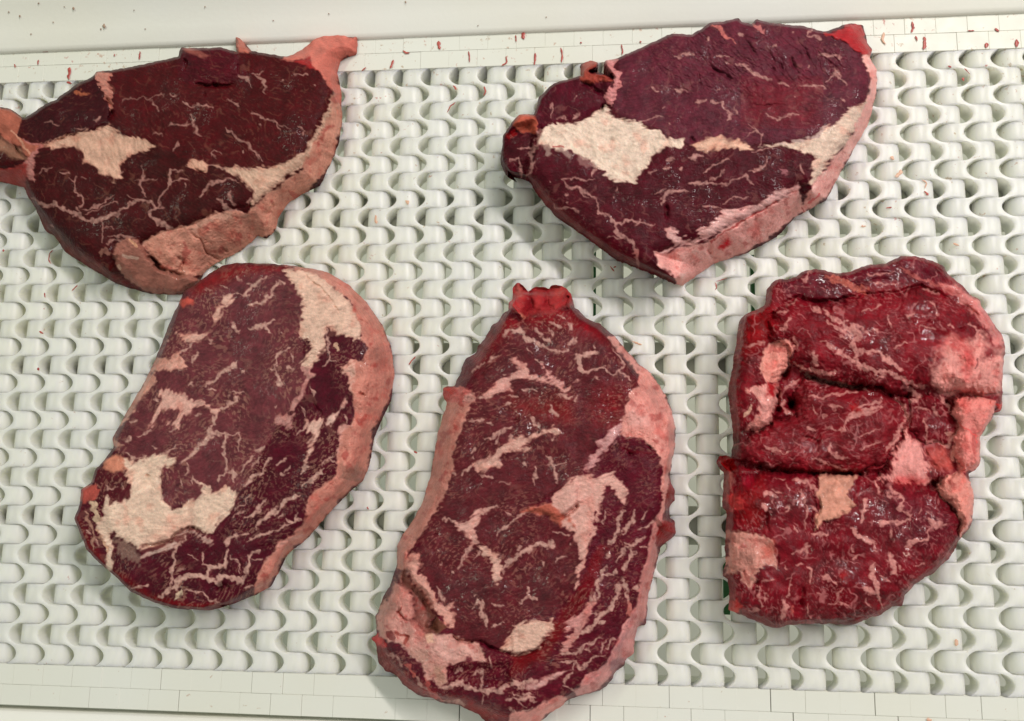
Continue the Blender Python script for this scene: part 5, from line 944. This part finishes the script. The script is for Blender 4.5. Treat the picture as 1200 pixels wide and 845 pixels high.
S5 = dict(seed=500, H=22, sil=sil, top=top, lean=(106, 29, 36), fib=1.0, fleck=0.26, fleck_amt=0.34, hair=0.5, fleck_col=(184, 112, 112), vein_col=(200, 134, 128), vein_amt=0.85, und=2.5, und2=1.6, dome_k=1.25, groove_k=0.75, rag=2.0, base_part='lower_muscle', tonevar=1.9, warp=1.3, fibrelief=0.5, round=5,
 regions=[
  ('top_lobe', 'lean', (112, 29, 36), J(P(A, "300,420 380,270 620,150 920,165 1199,100"), P(B_, "440,50 680,190 900,400 1080,720"), P(D, "1060,300 700,320 560,240 400,270 260,320 0,240"), P(C, "980,260 700,200 510,110 430,230 400,400 220,600 100,560 90,200"), P(A, "150,560")), {'fib': 0.35}),
  (None, 'lean', (92, 26, 36), J(P(A, "420,225 620,160 900,175 1060,120 1199,110"), P(B_, "440,60 680,200 600,250 300,240 100,260 0,300"), P(A, "900,380 700,370 500,340")), {'soft': 7}),
  ('rolled_muscle', 'lean', (112, 32, 38), J(P(C, "580,180 700,215 980,265 1199,255"), P(D, "260,320 380,480 300,660 240,800 150,845"), P(E_, "1100,200 700,205 400,185 130,110 160,0"), P(C, "220,600 400,480 560,440 540,300")), {'fib': -0.35}),
  (None, 'lean', (92, 30, 38), P(F_, "500,300 760,380 870,480 820,600 640,680 300,480 380,330"), {'soft': 20}),
  (None, 'lean', (122, 22, 30), P(A, "200,470 380,420 440,560 360,660 200,800 140,760"), {'soft': 12}),
  (None, 'lean', (118, 20, 30), P(E_, "100,180 350,200 340,600 100,560"), {'soft': 10}),
  (None, 'lean', (98, 22, 32), P(G, "600,400 1000,400 1100,640 740,700 600,680"), {'soft': 16}),
  ('lower_muscle', 'lean', (118, 26, 38), P(E_, "150,210 300,205 240,300 120,300"), {'soft': 10}),
  ('fat_cover', 'rim', (215, 141, 134), J(P(B_, "690,608 760,660 860,648 900,578 962,700 1055,720 1065,845"), P(D, "1055,170 1025,300 900,312 760,302 680,312 620,292 556,232 566,150 640,60 600,0"), P(B_, "556,830 610,700")), {'soft': 5}),
  (None, 'flap', (176, 34, 42), P(B_, "660,610 780,640 860,800 800,845 760,740 680,680 600,760 560,700"), {'soft': 10, 'amt': .6}),
  (None, 'flap', (190, 60, 62), J(P(D, "780,0 850,0 830,200 770,220 760,120")), {'soft': 6, 'amt': .6}),
  (None, 'flap', (116, 34, 44), J(P(B_, "920,690 1000,720 1040,740 960,770 900,800")), {'soft': 4, 'amt': .7}),
  ('fat_cover', 'rim', (195, 115, 112), P(B_, "590,245 720,268 800,328 885,365 945,480 1045,620 1065,705 1000,690 930,560 860,480 740,372 650,312"), {'soft': 2}),
  ('fat_cover', 'rim', (217, 129, 122), P(D, "712,332 880,330 1005,368 975,490 895,610 895,795 840,860 750,860 718,740 688,680 738,560 698,460")),
  ('fat_cover', 'rim', (217, 137, 126), P(F_, "690,262 780,168 880,138 945,200 975,310 965,480 862,625 882,490 830,400 740,322")),
  ('fat_column', 'fat', (216, 142, 137), J(P(D, "350,470 392,560 402,630 482,650 502,760 540,845"), P(F_, "640,130 682,202 620,224 480,214 300,184 380,140 420,20"), P(D, "260,845 300,700 332,640 372,560")), {'soft': 2}),
  (None, 'flap', (190, 50, 56), P(F_, "420,170 500,160 640,200 560,225 420,210"), {'soft': 4, 'amt': .6}),
  ('fat_flap', 'flap', (200, 138, 120), P(E_, "716,212 800,218 1000,228 942,300 918,350 974,430 900,492 760,554 672,616 722,480 716,330")),
  ('fat_fold', 'rim', (219, 139, 128), J(P(A, "376,682 480,645 545,690 502,770 512,845"), P(C, "505,90 432,224 338,234 308,120 320,0"))),
  ('fat_fold', 'fat', (214, 144, 137), P(C, "205,300 300,248 352,238 434,240 424,380 384,520 322,562 202,584 250,500 300,440 280,332"), {'soft': 1.5}),
  (None, 'flap', (168, 40, 46), P(C, "350,230 430,250 400,330 360,320"), {'soft': 3}),
  ('fat_fold', 'rim', (193, 131, 120), P(G, "76,58 340,108 402,170 424,322 340,312 280,372 240,474 180,422 160,372 60,375 88,260")),
  (None, 'flap', (186, 84, 72), P(G, "300,180 400,150 420,220 320,280"), {'soft': 5, 'amt': .7}),
  ('tissue_tag', 'flap', (178, 58, 58), P(E_, "52,370 130,345 206,420 182,474 96,478"), {'soft': 2}),
  ('tissue_tag', 'flap', (128, 18, 28), P(E_, "-5,120 20,75 85,82 140,130 120,190 60,190"), {'soft': 2}),
  (None, 'flap', (196, 62, 58), P(G, "90,630 110,570 180,600 160,650"), {'soft': 3}),
  (None, 'flap', (150, 14, 24), P(G, "866,372 900,338 934,372 890,404"), {'soft': 5, 'amt': .7}),
  (None, 'flap', (156, 18, 28), P(C, "946,382 1000,372 1018,430 980,452"), {'soft': 4, 'amt': .8}),
  (None, 'flap', (186, 40, 44), P(D, "1000,390 1050,360 1045,440 1025,452"), {'soft': 2}),
  (None, 'mem', (150, 92, 84), P(E_, "60,200 120,195 110,330 60,330"), {'soft': 3, 'amt': .6}),
  (None, 'flap', (196, 90, 82), P(D, "520,690 640,690 700,760 680,845 560,845"), {'soft': 6, 'amt': .6}),
 ],
 lift=[(J(P(C, "600,190 700,220 980,272 1199,275"), P(D, "260,330 340,400 375,490 310,650 240,780"), P(E_, "1000,195 700,200 400,180"), P(C, "240,600 430,500 560,460 540,330")), -5, 7), (P(E_, "716,212 1000,228 974,430 672,616"), 1.6, 3), (P(E_, "-5,100 140,110 110,200"), -12, 8), (P(D, "400,330 720,480 640,680 420,600"), -2, 8)],
 dome=[(J(P(A, "430,430 560,372 720,400 900,380 1100,330"), P(B_, "300,330 480,280 700,370 900,480 1060,700"), P(D, "1050,290 900,312 760,300 600,280 400,262 260,310 0,235"), P(C, "980,255 700,190 580,140 505,90"), P(A, "500,700 380,650 370,520")), 8, 34),
       (J(P(A, "200,470 370,440 430,560 540,690"), P(C, "505,90 432,224 424,400 372,535 222,584 140,560 110,300 130,60")), 7, 20),
       (J(P(C, "600,190 700,220 980,272 1199,275"), P(D, "260,330 340,400 375,490 310,650 240,780"), P(E_, "1000,195 700,200 400,180 160,110 150,0"), P(C, "240,600 430,500 560,460 540,330")), 7, 26),
       (J(P(D, "400,340 560,320 680,440 740,560 640,670 480,640 400,560")), 3, 12),
       (J(P(D, "712,340 880,340 1005,372 975,490 895,610 895,795 760,845 700,690 738,560 698,470")), 6, 16),
       (J(P(F_, "690,262 780,168 880,138 945,200 975,310 965,480 862,620 882,490 830,400")), 6, 16),
       (J(P(E_, "150,225 400,200 700,222 1000,220"), P(F_, "300,190 480,225 640,240 760,330 870,470 850,640 700,830"), P(H_, "480,520 300,650 20,715"), P(G, "440,740 120,620 100,380 80,60")), 7, 36)],
 veins=[
  (A, "5,6,8,12,9,6,7,6,5", "750,430 800,480 870,530 960,590 1000,620 960,680 980,750 1060,720 1199,780"), (A, 4.4, "900,710 850,740"), (A, 6.4, "680,410 720,460"), (A, "4,9,9,3", "770,200 870,240 970,280 1070,300", (184, 96, 84)), (A, 3.4, "440,580 500,530 520,500"), (A, 5.4, "550,640 565,700"), (A, 3.4, "760,520 870,580 940,640"), (A, 3.4, "740,650 840,720"), (A, 3.2, "230,690 290,680 330,650"), (A, 2.4, "630,250 620,210 660,170"), (A, 6.6, "670,740 700,800"), (A, 4.4, "430,470 490,440"), (A, 3, "860,620 920,650"), (A, 3, "1000,560 1060,600"), (A, 2.4, "480,400 560,380"),
  (B_, 2.8, "280,720 370,660"), (B_, 9, "0,560 40,600"), (B_, 4.4, "350,140 420,200 560,250 650,300", (170, 88, 84)), (B_, 3.2, "600,490 580,410 540,370"), (B_, 3.4, "820,530 890,580 860,650"), (B_, 2.4, "60,460 200,400"), (B_, 2.2, "470,560 580,580"), (B_, 6, "0,280 80,330", (184, 96, 84)), (B_, 2.4, "130,580 180,570"), (B_, 3, "380,490 430,460"), (B_, 2.6, "240,480 260,560"), (B_, 2, "100,200 280,170"), (B_, 2, "120,250 300,260"), (B_, 3, "500,290 600,330"), (B_, 2.4, "680,540 700,560"),
  (C, 3.4, "660,330 790,330 850,300 1000,290"), (C, 4.4, "790,400 880,410"), (C, "11,9,6,5", "920,470 960,460 1040,430 1150,400"), (C, 3.4, "910,490 900,560 770,550"), (C, 4.4, "800,650 790,720 920,760"), (C, 2.4, "690,760 780,810 900,840"), (C, 4.4, "630,540 690,560"), (C, 9, "670,20 700,100"), (C, 6.4, "970,90 1060,140 1199,155"), (C, 5.4, "980,40 970,90 860,20"), (C, 3.2, "320,680 420,710 500,715"), (C, 4.6, "540,80 600,140 700,160 830,160"), (C, 3.2, "1110,210 1170,180"), (C, 3.6, "580,150 700,210 900,245 980,260", (150, 110, 100)),
  (C, 4.6, "230,390 210,470", (222, 170, 150)), (C, 3.6, "450,300 460,400 520,460"), (C, 3.4, "470,280 580,200"), (C, 3, "680,380 700,450"), (C, 3, "1030,280 1080,300"), (C, 2.6, "740,480 780,460"),
  (D, "6,6.5,6.5,6,4", "0,80 130,140 280,170 420,240 520,270"), (D, 4.6, "120,0 240,70 350,150"), (D, "4,5,6", "300,340 360,420 380,500"), (D, 7, "380,270 460,330 400,360"), (D, 5.4, "610,320 640,370 680,430"), (D, 2.4, "420,400 550,430"), (D, "6,8,7", "350,510 300,620 240,720"), (D, 5.4, "540,640 640,680 720,590"), (D, 2.4, "560,380 600,470"), (D, 2.8, "500,470 520,640"), (D, 2.2, "0,470 180,430"), (D, 1.7, "30,620 160,560"), (D, 7, "660,590 700,600", (190, 130, 120)), (D, 3.2, "20,410 200,360"), (D, 2, "60,700 200,640"), (D, 4, "70,290 100,280"),
  (E_, 3.2, "390,320 440,330"), (E_, 5.4, "340,340 420,370"), (E_, 2.8, "580,330 620,400 640,480 620,580"), (E_, 4.4, "640,270 700,320 700,340"), (E_, 4.4, "540,260 640,260"), (E_, 4.4, "480,450 510,440 490,480"), (E_, 5.6, "680,640 780,640"), (E_, "6,7,4", "1045,390 1040,450 1010,540"), (E_, "8,7,7,4", "960,600 1000,650 1050,690 1120,700"), (E_, 4.4, "630,690 640,770"), (E_, 3.4, "530,780 630,740"), (E_, 2.4, "480,290 520,330"), (E_, 3.4, "1120,360 1140,310"), (E_, 5.6, "320,420 340,470"), (E_, 2, "430,240 480,260"), (E_, 5.4, "1140,560 1199,560"), (E_, 3, "450,600 480,610"), (E_, 3, "540,590 550,610"), (E_, 2.6, "660,440 720,490"),
  (F_, "6,6,5,3.4,3", "300,490 370,500 470,490 520,470 520,430"), (F_, "7,6,4,4,3", "370,250 450,310 470,350 450,410 520,440"), (F_, 3.4, "270,210 300,260"), (F_, "5,8,4", "650,480 700,510 770,500"), (F_, "3,4,5,4", "660,510 640,600 560,630 490,660"), (F_, "7,8,6,3", "120,550 170,600 260,630 280,690"), (F_, "4,6,6", "365,720 390,770 400,845"), (F_, "4,6,4", "200,350 200,400 180,470"), (F_, 3.2, "380,550 370,610"), (F_, 2.4, "580,430 600,380"), (F_, 3.4, "340,280 400,310"), (F_, 2.4, "640,420 680,450"),
  (G, "5,6,5,4,3", "1100,310 1090,380 1130,470 1140,560 1170,620"), (G, 4.4, "1030,470 1120,500"), (G, 3.2, "520,400 510,470 500,540"), (G, 7, "470,690 480,600 470,570"), (G, 4.2, "640,330 660,380 665,450"), (G, 4.6, "740,380 800,420 850,450"), (G, 2.4, "840,560 850,510 900,470"), (G, 2.2, "780,600 850,575 940,610"), (G, 4.4, "290,450 310,560 330,600"), (G, 2.4, "320,430 400,400"), (G, 3.2, "350,560 360,510"), (G, 5.4, "240,640 300,620"), (G, 2.4, "640,580 650,670"), (G, 2.4, "950,180 960,220"), (G, 2.4, "980,280 1000,250"), (G, 3, "700,510 740,520"), (G, 2.4, "1040,540 1080,620"), (G, 2.4, "600,300 560,310"), (G, 2.4, "480,320 500,340"), (G, 4, "540,610 520,660", (186, 90, 84)),
  (H_, "5,6.5,5", "380,240 400,310 405,370"), (H_, 3, "400,370 440,380"), (H_, 4.4, "250,380 290,480 300,560 330,620"), (H_, 4.4, "260,300 250,380"), (H_, 4.6, "190,480 280,510"), (H_, 2.2, "310,400 380,430"), (H_, 4.4, "490,190 510,160 640,130"), (H_, 2.2, "430,320 470,350"), (H_, 2, "560,320 620,300"), (H_, 4.4, "480,230 510,235", (220, 170, 160))],
 over=[(G, 2, "430,240 430,320", (90, 30, 34)), (B_, 2.4, "880,780 860,845", (130, 70, 70)), (D, 3, "690,330 690,420", (70, 18, 24)), (D, 2, "740,520 860,600 860,650", (220, 90, 86)), (D, 4, "710,690 700,760", (226, 150, 140))],
 grooves=[(C, 4, 7, "580,150 680,205 820,243 980,268 1100,255 1199,283"), (D, 4, 6, "0,240 100,245 200,262 260,322 380,332 400,272"), (C, 5, 8, "512,100 480,180 432,232"), (C, 11, 17, "548,290 520,350 512,400 550,460"), (C, 5, 8, "430,400 445,445"), (E_, 5, 8, "130,120 260,162 400,192 540,202 700,212 900,212 1100,207"), (D, 7, 10, "690,318 668,372 692,435"), (F_, 5, 6, "0,152 130,152 300,147 390,62"), (F_, 7, 9, "600,242 700,232 775,182"), (D, 2.6, 4, "700,332 800,312 880,332 985,352"),
  (C, 3, 3.5, "340,240 250,252"), (C, 4, 6, "432,232 424,420 372,542 222,584"), (E_, 3, 3, "350,440 350,560 370,640"), (G, 2.6, 3, "420,240 430,330"), (G, 4, 4, "100,72 340,104"), (A, 4, 4.5, "430,410 560,352 720,382 860,372 1000,340"), (A, 5, 4, "370,600 360,480 440,440"), (A, 3.4, 3, "780,720 840,790"), (A, 3, 2.4, "690,560 760,640"), (B_, 3, 2.4, "0,330 300,320 480,270 700,370"), (B_, 3, 2.4, "500,540 580,500"), (B_, 3, 2.6, "740,370 880,480 940,600"), (B_, 3, 2, "720,580 820,560"),
  (G, 3, 3, "180,360 190,370"), (G, 5, 4, "600,420 590,560 610,640"), (G, 4, 3.4, "720,560 700,660"), (G, 4, 3.4, "250,480 280,430 240,600"), (E_, 3, 3, "716,330 722,480 680,600"), (H_, 4, 3, "180,650 220,600"), (H_, 3, 2, "700,240 620,320"), (D, 3, 3, "500,670 540,770"), (D, 4, 4, "540,780 600,845"), (C, 3, 2, "560,600 720,640 740,560"), (C, 3, 2.6, "700,760 720,560"), (B_, 2, 1.5, "100,160 330,190"), (B_, 2, 1.5, "60,220 280,230"), (A, 3, 2, "520,230 560,330"), (C, 3, 3, "470,420 480,500")])
steak('folded_steak', 'bright red lumpy steak in the lower right, folded over itself with deep clefts', S5, M_WET)
